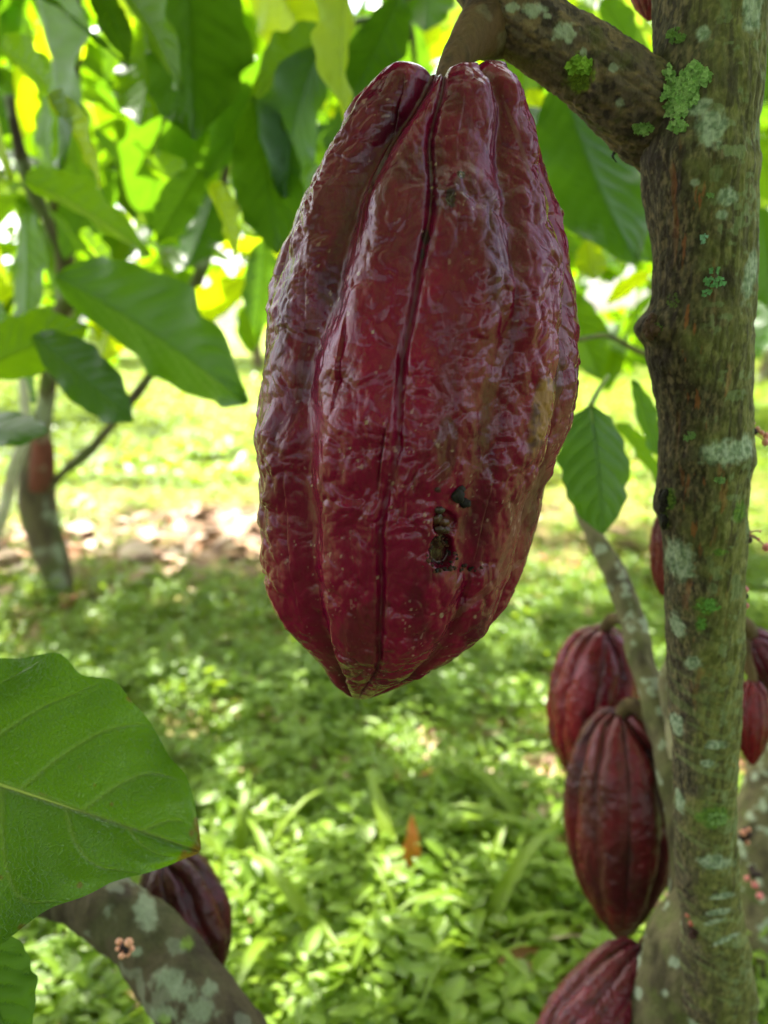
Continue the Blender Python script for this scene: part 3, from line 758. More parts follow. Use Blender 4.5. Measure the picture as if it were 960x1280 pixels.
part_tube('twig_stub', P4([(768, 180, 2, .318), (775, 184, 1.6, .317), (776, 190, .8, .317)]), M_BARK, tree, 20, 10, None, bark_attrs((40, 28, 24), (60, 44, 34), (50, 40, 30), .2, 0, 3, 300))

# stump / root flare, second thin stem, third mossy stem
def stem(name, rows_, parent, seed, amp=.0012, green=.5, lich=.5, n=260, m=90, rgb=((104, 96, 68), (70, 62, 44), (96, 102, 52))):
    return part_tube(name, P4(rows_), M_BARK, parent, n, m, bark_disp(amp, 110, seed), bark_attrs(*rgb, green, lich, seed, 110))
stem('root_flare', [(884, 1090, 24, .462), (874, 1140, 40, .462), (866, 1185, 58, .466), (864, 1230, 72, .474), (856, 1290, 88, .49), (846, 1400, 110, .535), (840, 1560, 120, .60)], tree, 5, .0030, .6, .8, 300, 150)
stem('side_stem', [(716, 600, 4, .60), (722, 625, 8, .59), (742, 668, 11, .57), (765, 710, 13, .555), (784, 756, 14, .54), (800, 815, 16, .525), (818, 880, 17.5, .51), (834, 945, 18, .50), (848, 1010, 18, .495), (860, 1080, 22, .49), (870, 1150, 30, .49)], tree, 6, .0011, .35, .55)
stem('side_stem', [(985, 900, 30, .80), (965, 980, 34, .80), (948, 1050, 36, .79), (938, 1120, 36, .78), (930, 1200, 38, .76), (915, 1300, 50, .74)], tree, 7, .0020, .7, .8)
part_tube('twig', P4([(722, 425, 3, .62), (760, 420, 3, .64), (800, 440, 4, .66), (840, 450, 4, .68)]), M_BARK, tree, 40, 10, None, bark_attrs((110, 110, 60), (80, 80, 50), (90, 110, 50), .4, .1, 8, 200))
part_tube('twig', P4([(845, 810, 9, .50), (832, 850, 9, .50), (836, 900, 9, .50), (845, 950, 9, .49)]), M_BARK, tree, 40, 16, bark_disp(.0006, 200, 3), bark_attrs((150, 140, 110), (110, 100, 76), (120, 120, 80), .3, .2, 9, 200))

# flower cushions with small pink buds along the trunk's right edge
def buds(parent, cx, cy, d, offs, rgb, rad=5.5, stalks=True, name='flower_cushion', knot=(40, 28, 24), ks=6):
    c0 = at(cx, cy, d); items_ = []
    for k in range(9):
        items_.append((c0 + fr.normal(size=3) * ks * .5 * d / F, np.ones(3) * ks * fr.uniform(.35, .8) * d / F, lin(*knot)))
    cu = ico_lumps(items_, M_PLAIN, name, parent, int(cx))
    for (ox, oy, rr) in offs:
        p = at(cx + ox, cy + oy, d + fr.uniform(-.004, .004))
        part_tube('pedicel', np.array([[*c0, 1.3 * d / F], [*((c0 + p) / 2 + [0, 0, .0008]), .9 * d / F], [*p, .8 * d / F]]), M_BUD, cu, 8, 6, None, lambda V: {'Col': np.broadcast_to(lin(150, 92, 70), V.shape)})
        r = rr * d / F
        a = np.array([[0, 0, -1.15, .02], [0, 0, -.8, .55], [0, 0, -.2, .95], [0, 0, .35, .9], [0, 0, .8, .5], [0, 0, 1.15, .05]]) * r
        a[:, :3] += p
        def bc(V, p=p, r=r, rgb=rgb):
            an = np.arctan2(V[:, 1] - p[1], V[:, 0] - p[0])
            return {'Col': mixc(np.broadcast_to(lin(*rgb), V.shape), lin(200, 160, 120), .5 * sstep(.5, 1, np.cos(an * 5)))}
        part_tube('bud', a, M_BUD, cu, 14, 20, None, bc)
    return cu
buds(tree, 938, 541, .334, [(-2, -16, 2.6), (4, -12, 2.4), (9, -5, 3.2), (14, 0, 3.4), (20, 4, 4.6), (19, 12, 4.6), (3, 14, 3.4), (-1, 18, 3.2)], (206, 128, 116))
buds(tree, 934, 668, .344, [(14, 6, 2.2), (24, 16, 5.2), (16, -4, 1.6)], (206, 110, 110), knot=(58, 34, 30))
buds(tree, 926, 745, .353, [(5, -8, 4.8), (6, 12, 4.4), (-1, -2, 2.5)], (186, 80, 90))
buds(tree, 931, 1045, .60, [(-2, -4, 4), (3, 8, 3), (5, -8, 2.6)], (206, 132, 104), knot=(60, 36, 30))
buds(tree, 940, 1090, .62, [(4, 16, 4.5), (10, 30, 4.5), (-6, 8, 3.5)], (216, 110, 120), knot=(54, 36, 30))
buds(tree, 868, 1160, .410, [(-4, -6, 4), (5, -14, 4), (3, 6, 4), (-8, -16, 3.5)], (150, 60, 50), knot=(60, 30, 26))

# ------------------------------------------------------------------ other pods
def small_pod(label, p_top, p_tip, d0, d1, wpx, seed, main, red=None, group=None, stalk=None, amp=1.25, scurf=.4, res=(260, 240), furrow0=-5, rough=0.0, top_taper=0.0):
    T, B = at(*p_top, d0), at(*p_tip, d1)
    L = np.linalg.norm(B - T); dm = (d0 + d1) / 2; R = wpx / 2 * dm / F
    a = (B - T) / L
    ef = -FWD - a * (-FWD @ a); ef /= np.linalg.norm(ef); er = np.cross(a, ef)
    prof = [(.03, .04), (.012, .14), (0.0, .26), (.006, .38), (.04, .56 - top_taper), (.10, .74 - top_taper), (.20, .90 - .5 * top_taper), (.34, .99), (.48, 1.0), (.62, .93), (.75, .77), (.86, .54), (.94, .30), (.985, .13), (1.0, .015)]
    rows_ = np.array([(k, r * R) for k, r in prof])
    V, Fc, I = pod_surface(rows_, lambda r: T + np.outer(r[:, 0], B - T), res[0], res[1], amp, seed, er, ef, furrow0, R, 0.7)
    c, rg = pod_colour(I, seed, lin(*main), lin(*(red or main)), lin(*main) * .3, scurf=lin(84, 50, 38), scurf_amt=scurf * .6)
    po = thing('cacao_pod', T, label, 'cacao pod', group)
    if (np.cross(er, ef) @ a) > 0: pass
    link('husk', mesh_np('husk', V, Fc, M_POD, {'Col': c.reshape(-1, 3), 'rgh': (rg + .08 + rough).reshape(-1)}), po)
    if stalk:
        P = P4(stalk); P = np.vstack([P, [*(T + a * L * .02), P[-1, 3]]])
        part_tube('stalk', P, M_BARK, po, 40, 20, bark_disp(.0005, 250, seed), bark_attrs((92, 74, 46), (66, 50, 34), (84, 78, 40), .3, .0, seed, 250))
    return po
GP = 'small pods on the low stems'
small_pod('crimson pod behind the brown pod, upper left of the low pair', (756, 785), (722, 980), .585, .60, 112, 21, (96, 10, 28), (122, 12, 34), GP, [(800, 790, 7, .54), (782, 776, 7, .56), (766, 774, 8, .575), (758, 782, 8, .583)], furrow0=10)
small_pod('dark brown maroon pod against the thin side stem, largest of the low pods', (778, 890), (776, 1173), .53, .545, 142, 22, (72, 16, 22), (96, 14, 26), GP, [(818, 905, 6, .515), (800, 886, 8, .52), (786, 882, 9, .526), (779, 890, 9, .529)], amp=1.3, scurf=.6, furrow0=12, rough=.12)
small_pod('pinkish purple pod slanting out of the bottom edge below the brown pod', (804, 1186), (652, 1376), .50, .48, 98, 23, (92, 24, 38), (112, 30, 50), GP, [(850, 1160, 8, .49), (828, 1166, 8, .50), (808, 1178, 9, .50)], furrow0=0, amp=1.3)
small_pod('small ribbed red pod beside the right edge of the trunk', (940, 850), (940, 957), .50, .50, 44, 24, (104, 16, 24), (112, 16, 28), GP, [(932, 800, 5, .50), (936, 828, 5, .50), (940, 850, 6, .50)], scurf=.1, amp=1.6, furrow0=0)
small_pod('dark purple pod half out of frame above the small red pod', (936, 790), (985, 880), .515, .53, 56, 25, (76, 18, 34), (90, 20, 40), GP, [(918, 775, 11, .50), (928, 780, 11, .505), (936, 790, 11, .513)], scurf=.2)
small_pod('narrow dusty red pod peeping out left of the trunk at mid height', (832, 640), (828, 745), .46, .47, 36, 26, (104, 34, 40), (112, 38, 44), GP, [(850, 615, 4, .45), (838, 625, 5, .455), (832, 640, 6, .46)], scurf=.1)
small_pod('pale pink young pod showing between thin side stem and trunk', (846, 880), (846, 950), .56, .56, 30, 27, (200, 90, 100), (200, 90, 110), GP, [(860, 860, 3, .55), (852, 870, 4, .555), (846, 880, 4, .56)], scurf=.0)
small_pod('dark red pod cut off by the top edge beside the trunk', (812, -90), (812, 26), .345, .345, 62, 28, (120, 40, 48), (130, 40, 50), None, [(850, -100, 6, .33), (830, -105, 7, .335), (812, -92, 8, .345)], scurf=.4)

# ------------------------------------------------------------------ lower-left leaning cacao trunk with pod, and near leaf
lt = thing('cacao_tree', at(330, 1500, .50) * [1, 1, 0], 'leaning mossy grey trunk crossing the bottom left corner under the big leaf', 'cacao tree')
LT = [(-60, 1040, 34, .50), (30, 1085, 38, .475), (90, 1112, 41, .46), (145, 1145, 43, .45), (195, 1190, 46, .44), (238, 1250, 52, .43), (280, 1320, 56, .43), (345, 1430, 62, .45), (400, 1560, 72, .50)]
Vq, Fq, Dq = tube(P4(LT), 420, 160, bark_disp(.0020, 90, 44), True)
x, y, z = proj(Vq)
cq = bark_attrs((80, 70, 52), (58, 48, 38), (68, 74, 38), .45, .25, 44, 90)(Vq)['Col']
for a in ((182, 1140, 14, 22), (212, 1225, 16, 14), (228, 1240, 14, 12), (252, 1262, 18, 14), (205, 1268, 18, 10), (170, 1190, 8, 6), (262, 1235, 10, 9), (236, 1290, 16, 12)):
    mm = sstep(1.3, .7, np.hypot((x - a[0]) / a[2], (y - a[1]) / a[3]) + .7 * fbm(Vq * 350, 3, a[0])) * ((Dq @ -FWD) > -.1)
    cq = mixc(cq, lin(132, 142, 116), mm * .8)
for a in ((205, 1275, 10, 6), (233, 1180, 8, 8)):
    mm = sstep(1.3, .7, np.hypot((x - a[0]) / a[2], (y - a[1]) / a[3]) + .7 * fbm(Vq * 350, 3, a[0]))
    cq = mixc(cq, lin(120, 150, 50), mm * .6)
link('trunk', mesh_np('trunk', Vq, Fq, M_BARK, {'Col': cq}), lt)
buds(lt, 155, 1183, .405, [(-6, -6, 4.6), (6, -5, 5.6), (9, 3, 4.4), (4, 9, 4.6), (-3, 12, 4), (-8, 3, 3)], (216, 150, 120))
small_pod('dark wrinkled maroon pod behind the leaning trunk at bottom left', (205, 1070), (268, 1228), .50, .50, 106, 31, (60, 14, 20), (84, 14, 26), None, [(150, 1100, 6, .47), (175, 1075, 7, .48), (200, 1068, 8, .495)], scurf=.45, rough=.1)

# near leaf lower left
def near_leaf(name_label, base_px, tip_px, d0, d1, nrm, wl, wr, mat, seed, label, cat='leaf', nu=150, nv=101, droop=.10, fold=-.12, wave=.012, nveins=7, tint=.4, petiole=None, group=None, curl=0.0, tipbrown=False):
    B, T = at(*base_px, d0), at(*tip_px, d1)
    V, Fc, ve = leaf_grid(nu, nv, quilt_amp=.0055, droop=droop, fold=fold, wave=wave, seed=seed, wl=wl, wr=wr, nveins=nveins, tipcurl=curl)
    b, L, Rm = frame_from(B, T, nrm)
    P = place(V, b, L, Rm)
    th_ = thing('cacao_leaf', B, label, cat, group)
    U = V[:, 1]
    tv = np.full(len(V), tint)
    o = link('blade', mesh_np('blade', P, Fc, mat, {'vein': ve, 'tint': tv, 'brn': (sstep(.955, .985, V[:, 1] / V[:, 1].max() + .02 * noise(V * 60, 3)) * .8 if tipbrown else tv * 0) + (.6 * sstep(.74, .82, noise(V * [34, 34, 0] + 3.3, 8)) if tipbrown else 0)}), th_)
    # raised midrib on the underside, thick tube
    j = nv // 2
    mid = P.reshape(nu, nv, 3)[:, j]
    idx = np.linspace(0, nu - 2, 14).astype(int)
    dn = -Rm[2] * 0.0006
    rad = np.linspace(.0018, .0004, 14) * (L / .2)
    part_tube('midrib', np.column_stack([mid[idx] + dn, rad]), M_PLAIN, th_, 50, 10, None, lambda V: {'Col': np.broadcast_to(lin(150, 165, 70), V.shape)})
    if petiole:
        part_tube('petiole', np.vstack([P4(petiole), [*B, .0018]]), M_PLAIN, th_, 20, 10, None, lambda V: {'Col': np.broadcast_to(lin(120, 140, 60), V.shape)})
    return th_, P, Rm
u_ = [0, .08, .2, .38, .55, .7, .8, .88, .94, .975, 1]
near_leaf('', (-235, 905), (258, 1062), .285, .315, np.array([-.12, -.62, .80]),
          ([0,.08,.2,.38,.55,.7,.8,.88,.94,.975,1], [.02, .15, .25, .32, .34, .29, .235, .165, .10, .055, .01]), ([0,.08,.2,.38,.46,.55,.7,.8,.88,.94,1], [.02, .13, .25, .37, .412, .375, .235, .142, .09, .05, .005]), M_LEAF_BIG, 51,
          'big glossy green leaf filling the lower left, with pale veins and a browned tip', nu=280, nv=181, tipbrown=True, nveins=6, wave=.017, droop=.04, fold=.14, petiole=[(-330, 860, 4, .29), (-280, 885, 4, .285)])
near_leaf('', (738, 508), (764, 668), .47, .455, np.array([.35, -.85, .35]),
          (u_, [.03, .20, .28, .32, .32, .27, .21, .15, .09, .05, .01]), (u_, [.03, .18, .27, .31, .31, .27, .21, .15, .09, .05, .01]), M_LEAF_DARK, 52,
          'dark green oval leaf hanging right of the big pod, above the thin side stem', tint=-.3, nu=80, nv=51, wave=.012, fold=-.15, petiole=[(760, 470, 3, .49), (748, 488, 3, .48)])
near_leaf('', (-70, 535), (56, 528), .60, .58, np.array([0, -.45, .9]), (u_, [.03, .16, .26, .3, .3, .25, .2, .14, .08, .05, .01]), (u_, [.03, .16, .26, .3, .3, .25, .2, .14, .08, .05, .01]), M_LEAF_DARK, 53,
          'bluish shiny leaf tip poking in at the left edge below the foliage', nu=70, nv=41, petiole=[(-110, 530, 3, .61), (-90, 534, 3, .605)])
near_leaf('', (-40, 1160), (18, 1330), .30, .29, np.array([.3, -.8, .3]), (u_, [.03, .16, .26, .3, .3, .25, .2, .14, .08, .05, .01]), (u_, [.03, .16, .26, .3, .3, .25, .2, .14, .08, .05, .01]), M_LEAF_DARK, 54,
          'dark leaf edge at the very bottom left corner', nu=70, nv=41, petiole=[(-60, 1130, 3, .31), (-50, 1145, 3, .305)])
# ------------------------------------------------------------------ background tree on the left with hand-set leaves
gb = ground_at(75, 742)
def gdepth(P): return float((P - CAM) @ FWD)
D0 = gdepth(gb)
t2 = thing('cacao_tree', gb, 'forked cacao tree at left with dappled trunk, its backlit leaves filling the upper left', 'cacao tree')
def s2(name, rows_, seed, rgb=((92, 84, 62), (66, 56, 42), (88, 104, 50)), amp=.004, lich=.5):
    return part_tube(name, P4(rows_), M_BARK, t2, 120, 40, bark_disp(amp, 30, seed), bark_attrs(*rgb, .6, lich, seed, 30))
s2('trunk', [(84, 775, 22, D0), (75, 735, 16, D0), (62, 690, 20, D0 * .99), (48, 640, 23, D0 * .98), (46, 590, 20, D0 * .97), (50, 550, 14, D0 * .96), (58, 500, 11, D0 * .94), (66, 430, 10, D0 * .9), (84, 370, 11, D0 * .85), (78, 300, 10, D0 * .8), (70, 220, 9, D0 * .75), (90, 100, 8, D0 * .72), (100, -60, 8, D0 * .7)], 61)
s2('limb', [(40, 632, 17, D0 * .98), (52, 590, 16, D0 * .96), (53, 560, 13, D0 * .95), (48, 535, 8, D0 * .94)], 65, ((112, 62, 50), (90, 52, 42), (86, 64, 44)), .003, .2)  # red-brown shape, most likely a cacao pod, built as a limb
s2('limb', [(60, 612, 7, D0 * .97), (80, 590, 6, D0 * .96), (115, 560, 6, D0 * .95), (145, 525, 6.5, D0 * .94), (180, 480, 7, D0 * .93), (215, 425, 8, D0 * .92), (240, 370, 8, D0 * .9), (262, 300, 7, D0 * .88), (290, 180, 6, D0 * .86)], 62)
s2('limb', [(-10, 680, 7, D0 * .9), (8, 625, 8, D0 * .88), (18, 580, 8, D0 * .86), (30, 545, 7, D0 * .85), (30, 490, 6, D0 * .84), (22, 430, 6, D0 * .83), (28, 340, 6, D0 * .82)], 63, ((190, 184, 170), (160, 150, 130), (130, 130, 100)), .002, .8)  # sunlit stick: the sunlight is put into its pale bark colour
s2('limb', [(84, 350, 6, .98), (60, 280, 6, .96), (30, 210, 6, .95), (10, 120, 6, .94)], 66)
s2('limb', [(560, -80, 5, 1.05), (480, 20, 4, 1.0), (440, 30, 4, .98), (395, 60, 4, .95), (360, 90, 3, .94), (335, 110, 2, .94)], 67, ((60, 80, 30), (60, 70, 30), (70, 90, 30)), .001, 0)
s2('limb', [(512, -60, 6, 1.2), (506, 0, 5, 1.2), (516, 50, 5, 1.2), (520, 120, 4, 1.2)], 68)
H = [  # base px, tip px, depth base, depth tip, normal, variant, kind, width scale
 ((-120, 20), (58, 215), .60, .59, (-.25, .47, .85), 3, 'y', 1.1),
 ((30, -60), (130, 225), .74, .72, (.15, .6, .8), 3, 'n', 1.15),
 ((20, -30), (168, 78), .66, .64, (-.5, .2, .8), 2, 'd', .5),
 ((118, -20), (162, 58), .66, .64, (.3, -.9, .5), 4, 'd', .9),
 ((120, -60), (262, 110), .64, .63, (-.25, .47, .85), 3, 'n', 1.0),
 ((230, -70), (262, 210), .70, .68, (.1, .5, -.2), 3, 'd', 1.1),
 ((300, -90), (420, 90), .92, .9, (0, .8, .7), 3, 'y', 1.3),
 ((440, -60), (398, 172), .60, .59, (-.25, .47, .85), 3, 'y', .9),
 ((410, 40), (290, 112), .76, .74, (0, .5, .7), 1, 'n', 1.2),
 ((400, 60), (318, 265), .74, .72, (-.3, .7, .5), 1, 'd', 1.0),
 ((500, -10), (436, 150), .70, .68, (.3, .7, .3), 0, 'd', 1.1),
 ((30, 225), (212, 300), .80, .78, (0, .6, .8), 3, 'n', 1.0),
 ((60, 120), (150, 232), .70, .69, (-.25, .47, .85), 3, 'y', 1.3),  # separate yellow leaf standing in for the sunlit lower part of another
 ((180, 200), (270, 250), .9, .88, (.1, .7, .7), 3, 'n', 1.2),
 ((262, 230), (312, 322), .72, .71, (-.25, .47, .85), 3, 'y', 1.3),
 ((318, 120), (352, 335), .72, .70, (-.1, .7, .3), 0, 'd', 1.05),
 ((70, 345), (350, 492), .66, .62, (.15, .9, .35), 3, 'd', .95),
 ((-40, 470), (128, 385), .72, .70, (0, .9, .4), 1, 'n', 1.0),
 ((40, 420), (184, 528), .64, .62, (.1, 1, .2), 0, 'd', 1.15),
 ((-60, 290), (40, 345), .95, .93, (0, .8, .7), 1, 'y', 1.1),
 ((30, 260), (45, 430), .82, .8, (.2, .8, .6), 0, 'n', 1.0),
 ((150, 360), (122, 470), .95, .93, (0, .8, .7), 1, 'y', 1.0),
 ((250, 210), (195, 300), .8, .78, (.5, -.4, .7), 1, 'd', 1.1),
 ((100, 290), (170, 370), .9, .88, (0, .6, .8), 3, 'n', 1.2),
 ((330, 300), (325, 420), .95, .93, (.4, -.3, .7), 0, 'd', 1.1),
 ((215, 120), (185, 215), .75, .74, (.8, .2, .5), 2, 'n', .35),
 ((370, 190), (420, 300), .95, .93, (.2, .6, .7), 1, 'd', 1.1),
 ((0, 60), (110, 120), .88, .86, (.1, .6, .7), 1, 'n', 1.4),
 ((190, 20), (180, 180), .95, .93, (0, .6, .5), 3, 'n', 1.2),
 ((270, 230), (240, 350), 1.1, 1.08, (.2, .5, .5), 3, 'd', 1.1),
 ((200, 330), (150, 420), 1.1, 1.08, (0, .6, .6), 1, 'n', 1.2),
 ((-20, 380), (70, 500), .9, .88, (.1, .6, .6), 3, 'd', 1.1),
 ((540, -60), (530, 60), 1.1, 1.08, (.1, .6, .6), 3, 'd', 1.2),
 ((430, 100), (450, 250), 1.2, 1.18, (.1, .6, .4), 3, 'n', 1.2),
]
for b_, t_, d0_, d1_, n_, v_, k_, ws_ in H:
    leaf_obj(t2, at(*b_, d0_), at(*t_, d1_), np.array(n_, float), v_, k_, ws_)
rl = np.random.default_rng(77)
def rand_leaf(parent, px, py, d, size=.22, kinds='nndddy', r_=rl):
    a = r_.uniform(-1, 1); dirn = np.array([a, r_.uniform(-.5, .5), -abs(r_.normal(.7, .4))]); dirn /= np.linalg.norm(dirn)
    L = size * r_.uniform(.7, 1.25); c = at(px, py, d)
    n = np.array([r_.normal(0, .35), r_.normal(.45, .4), r_.normal(.7, .25)])
    k = kinds[r_.integers(len(kinds))]
    return leaf_obj(parent, c - dirn * L / 2, c + dirn * L / 2, n, int(r_.integers(6)), k, r_.uniform(.9, 1.25))
for k in range(64):
    rand_leaf(t2, rl.uniform(-60, 520), rl.uniform(-60, 400) if k % 2 else rl.uniform(-60, 250), rl.uniform(1.1, 1.9), .24)


# leaves of the main tree : right of the pod and beyond the trunk
H1 = [
 ((700, 95), (780, 372), .62, .60, (-.15, .7, .35), 1, 'd', 1.05),
 ((640, 130), (800, 215), .66, .62, (.25, -.5, .8), 4, 'd', 1.3),
 ((735, 300), (742, 360), .80, .79, (0, .8, .7), 1, 'y', 1.5),
 ((760, 380), (812, 330), .82, .80, (0, .8, .7), 1, 'y', 1.0),
 ((700, 360), (760, 480), .9, .88, (0, .7, .6), 3, 'n', 1.0),
 ((790, 475), (832, 575), .58, .57, (.3, .5, .6), 0, 'd', .9),
 ((770, 530), (838, 600), .62, .60, (0, .6, .8), 3, 'n', 1.1),
 ((750, 0), (800, 60), .8, .8, (.2, .5, .5), 3, 'd', 1.3),
 ((935, 20), (985, 140), .8, .8, (.1, .6, .4), 3, 'd', 1.2),
 ((930, 170), (990, 260), .85, .85, (0, .8, .6), 3, 'n', 1.1),
 ((950, 260), (975, 400), .75, .75, (.3, .5, .4), 1, 'd', 1.0),
 ((660, 110), (700, 190), .8, .8, (0, .8, .6), 1, 'y', 1.0),
 ((760, 240), (830, 330), .9, .88, (0, .6, .6), 3, 'd', 1.2),
 ((740, 10), (690, 70), .95, .95, (0, .6, .6), 1, 'n', 1.4),
]
for b_, t_, d0_, d1_, n_, v_, k_, ws_ in H1:
    leaf_obj(tree, at(*b_, d0_), at(*t_, d1_), np.array(n_, float), v_, k_, ws_)
for k in range(34):
    rand_leaf(tree, rl.uniform(640, 1040), rl.uniform(-60, 400) if k % 3 else rl.uniform(-60, 200), rl.uniform(1.1, 2.0), .22)

# ------------------------------------------------------------------ crowns (shade leaves placed above, out of the frame) and plantation trees behind
def crown_mesh(name, parent, centres, radii, n, size, mat, tmpl, seed, keep_out=True, flat=.55, tint=(0, 1), sunward=0.0):
    r_ = np.random.default_rng(seed)
    cs = np.asarray(centres, float); rs = np.asarray(radii, float)
    if rs.ndim == 1: rs = np.repeat(rs[:, None], 3, 1) * [1, 1, flat]
    w_ = np.prod(rs, 1) ** (2 / 3); k = r_.choice(len(cs), n, p=w_ / w_.sum())
    d = rand_dirs(n, 0, r_); rad = r_.uniform(.35, 1.0, n) ** .6
    P = cs[k] + d * rs[k] * rad[:, None] * (1 + .25 * r_.normal(size=(n, 1)))
    P = P[P[:, 2] > .25]
    n = len(P)
    L = size * r_.uniform(.6, 1.25, n)
    Y = rand_dirs(n, -.45, r_); Nn = np.array([0, 0, 1.]) + .45 * r_.normal(size=(n, 3)) + sunward * SUN
    if keep_out:
        ok = np.ones(n, bool)
        for q in (P, P + Y * L[:, None], P + Y * L[:, None] * .5 + [.06, 0, 0], P + Y * L[:, None] * .5 - [.06, 0, 0]):
            a, b, z_ = proj(q); ok &= ~((z_ > 0.02) & (a > -60) & (a < 1020) & (b > -60) & (b < 1340))
        P, Y, Nn, L = P[ok], Y[ok], Nn[ok], L[ok]; n = len(P)
    V, Fc, ve = scatter_mesh(tmpl, P, frames_many(Y, Nn), L, r_.uniform(.8, 1.2, n))
    tv = np.repeat(r_.uniform(*tint, n), len(tmpl[0]))
    return link(name, mesh_np(name, V, Fc, mat, {'vein': ve, 'tint': tv}), parent)
S = SUN
def over(px, py, d, t): return at(px, py, d) + S * t
# main tree crown: unseen leaves placed sunward to shade pod, limb, trunk, low pods
cc, rr_ = [], []
for (px, py, d, t, r) in ((540, 150, .27, .75, .17), (540, 400, .27, .85, .17), (480, 650, .27, .95, .17), (430, 820, .27, 1.0, .14), (650, 300, .27, .8, .16), (880, 60, .31, .8, .15), (880, 350, .33, .9, .16), (880, 650, .35, 1.0, .16), (880, 900, .39, 1.1, .14),
                          (775, 1060, .54, 1.2, .11), (700, 100, .30, .7, .14), (870, 1150, .45, 1.2, .14), (720, 600, .45, 1.0, .12)):
    cc.append(over(px, py, d, t)); rr_.append(r)
crown_n = 900
crown_mesh('crown', tree, cc, rr_, crown_n, .20, M_LEAF_DARK, LEAF_LO, 101, flat=.6, sunward=.6)
cc, rr_ = [], []  # unseen leaves added overhead to shade the ground around the camera
for gx, gy in ((0, -.2), (-.6, -.3), (.6, -.2), (-.3, -.8), (.4, -.9), (-1.1, -.9), (1.1, -.8), (0, -1.5), (-.8, -1.6), (.8, -1.6), (0, .15), (-.45, .2), (.4, .2)):
    cc.append(np.array([gx, gy, 0]) + S * (2.3 + .3 * ((gx * 7) % 1))); rr_.append(.42)
crown_mesh('crown', tree, cc, rr_, 1300, .24, M_LEAF, LEAF_LO, 104, flat=.4, sunward=.5)
# left leaning tree crown: unseen, added to shade big leaf partly and leaning trunk
cc, rr_ = [], []
for (px, py, d, t, r) in ((40, 900, .30, .9, .13), (120, 1120, .42, 1.0, .16), (240, 1240, .44, 1.1, .14), (-60, 1000, .3, 1.0, .16)):
    cc.append(over(px, py, d, t)); rr_.append(r)
crown_mesh('crown', lt, cc, rr_, 150, .20, M_LEAF, LEAF_LO, 102, flat=.6, sunward=.4)
# forked tree crown: unseen, added to shade mid ground and part of its leaves
cc, rr_ = [], []
for (px, py, t, r) in ((150, 830, 2.0, .45), (400, 800, 2.1, .5), (620, 850, 2.2, .45), (300, 950, 2.0, .35), (560, 1000, 2.0, .3), (160, 600, 2.4, .5), (60, 760, 2.2, .3), (760, 760, 2.4, .45), (400, 610, 2.6, .5)):
    g_ = ground_at(px, py); cc.append(g_ + S * t); rr_.append(r)
crown_mesh('crown', t2, cc, rr_, 40, .24, M_LEAF, LEAF_LO, 103, flat=.35, sunward=.2)

g1c = [at(a, b, d) for a, b, d in ((20, 250, 1.9), (140, 300, 2.1), (250, 180, 2.0), (330, 330, 2.3), (60, 60, 2.0), (400, 120, 2.1), (200, 20, 1.9), (480, 330, 2.5), (-40, 380, 2.0), (300, 60, 2.4), (110, 400, 2.4))]
crown_mesh('lower_crown', t2, g1c, [.30] * len(g1c), 260, .21, M_LEAF, LEAF_LO, 111, keep_out=False, flat=.6, sunward=.5)
g2c = [at(a, b, d) for a, b, d in ((760, 300, 2.0), (700, 100, 2.1), (800, 200, 2.3), (980, 120, 1.8), (980, 330, 2.0), (740, 400, 2.5), (900, 40, 2.0))]
crown_mesh('lower_crown', tree, g2c, [.27] * len(g2c), 230, .21, M_LEAF, LEAF_LO, 112, keep_out=False, flat=.6, sunward=.5)

def plantation_tree(gx, gy, h, r, label, seed, nleaf=700, tone='n', lean=0.0, size=.24):
    r_ = np.random.default_rng(seed)
    g0 = np.array([gx, gy, 0.0]); t = thing('cacao_tree', g0, label, 'cacao tree', 'plantation trees behind')
    jr = r_.normal(0, .05, 4)
    fork = g0 + [lean * .5 + jr[0], jr[1], h * .32]
    P = np.array([[*(g0 - [0, 0, .1]), .085], [*(g0 + [jr[2] * .5, 0, h * .1]), .06], [*(g0 + [lean * .25, jr[3], h * .2]), .055], [*fork, .05]])
    part_tube('trunk', P, M_BARK, t, 60, 20, bark_disp(.006, 14, seed), bark_attrs((104, 90, 68), (72, 60, 46), (90, 104, 52), .6, .5, seed, 14))
    cs, rs = [], []
    for k in range(5):
        a = k * 1.256 + r_.uniform(-.4, .4); e = fork + np.array([math.cos(a) * r * .75, math.sin(a) * r * .75, h * r_.uniform(.25, .5)]); m_ = (fork + e) / 2 + [0, 0, -.08 * h * r_.uniform(0, 1)]
        part_tube('limb', np.array([[*fork, .04], [*m_, .028], [*e, .014]]), M_BARK, t, 30, 10, bark_disp(.004, 14, seed), bark_attrs((104, 90, 68), (72, 60, 46), (90, 104, 52), .5, .5, seed, 14))
        cs.append(e); rs.append(r * r_.uniform(.45, .65)); cs.append(m_ + [0, 0, .15 * h]); rs.append(r * .4)
    crown_mesh('crown', t, cs, rs, nleaf, size, M_FARLEAF, LEAF_LO2, seed + 1, keep_out=False, flat=.8, sunward=.25)
    return t
TREES = [(-3.1, 5.2, 2.6, 1.1, 'cacao tree just behind the forked one, bushy crown at the left edge'), (2.3, 5.2, 2.7, 1.15, 'cacao tree behind the right trunk with low backlit crown'),
         (-4.4, 7.5, 3.2, 1.5, 'far cacao tree at the left, its crown seen between leaf gaps'), (-1.6, 10.4, 3.3, 1.4, 'far cacao tree left of the big pod in bright light'), (1.2, 11.2, 3.3, 1.5, 'far cacao tree between the big pod and the right trunk'),
         (3.7, 7.9, 3.2, 1.5, 'far cacao tree beyond the right edge of the trunk')]
for i, (gx, gy, h, r, lb) in enumerate(TREES):
    plantation_tree(gx, gy, h, r, lb, 200 + i * 7, 800, lean=[.2, -.3, .3][i % 3])
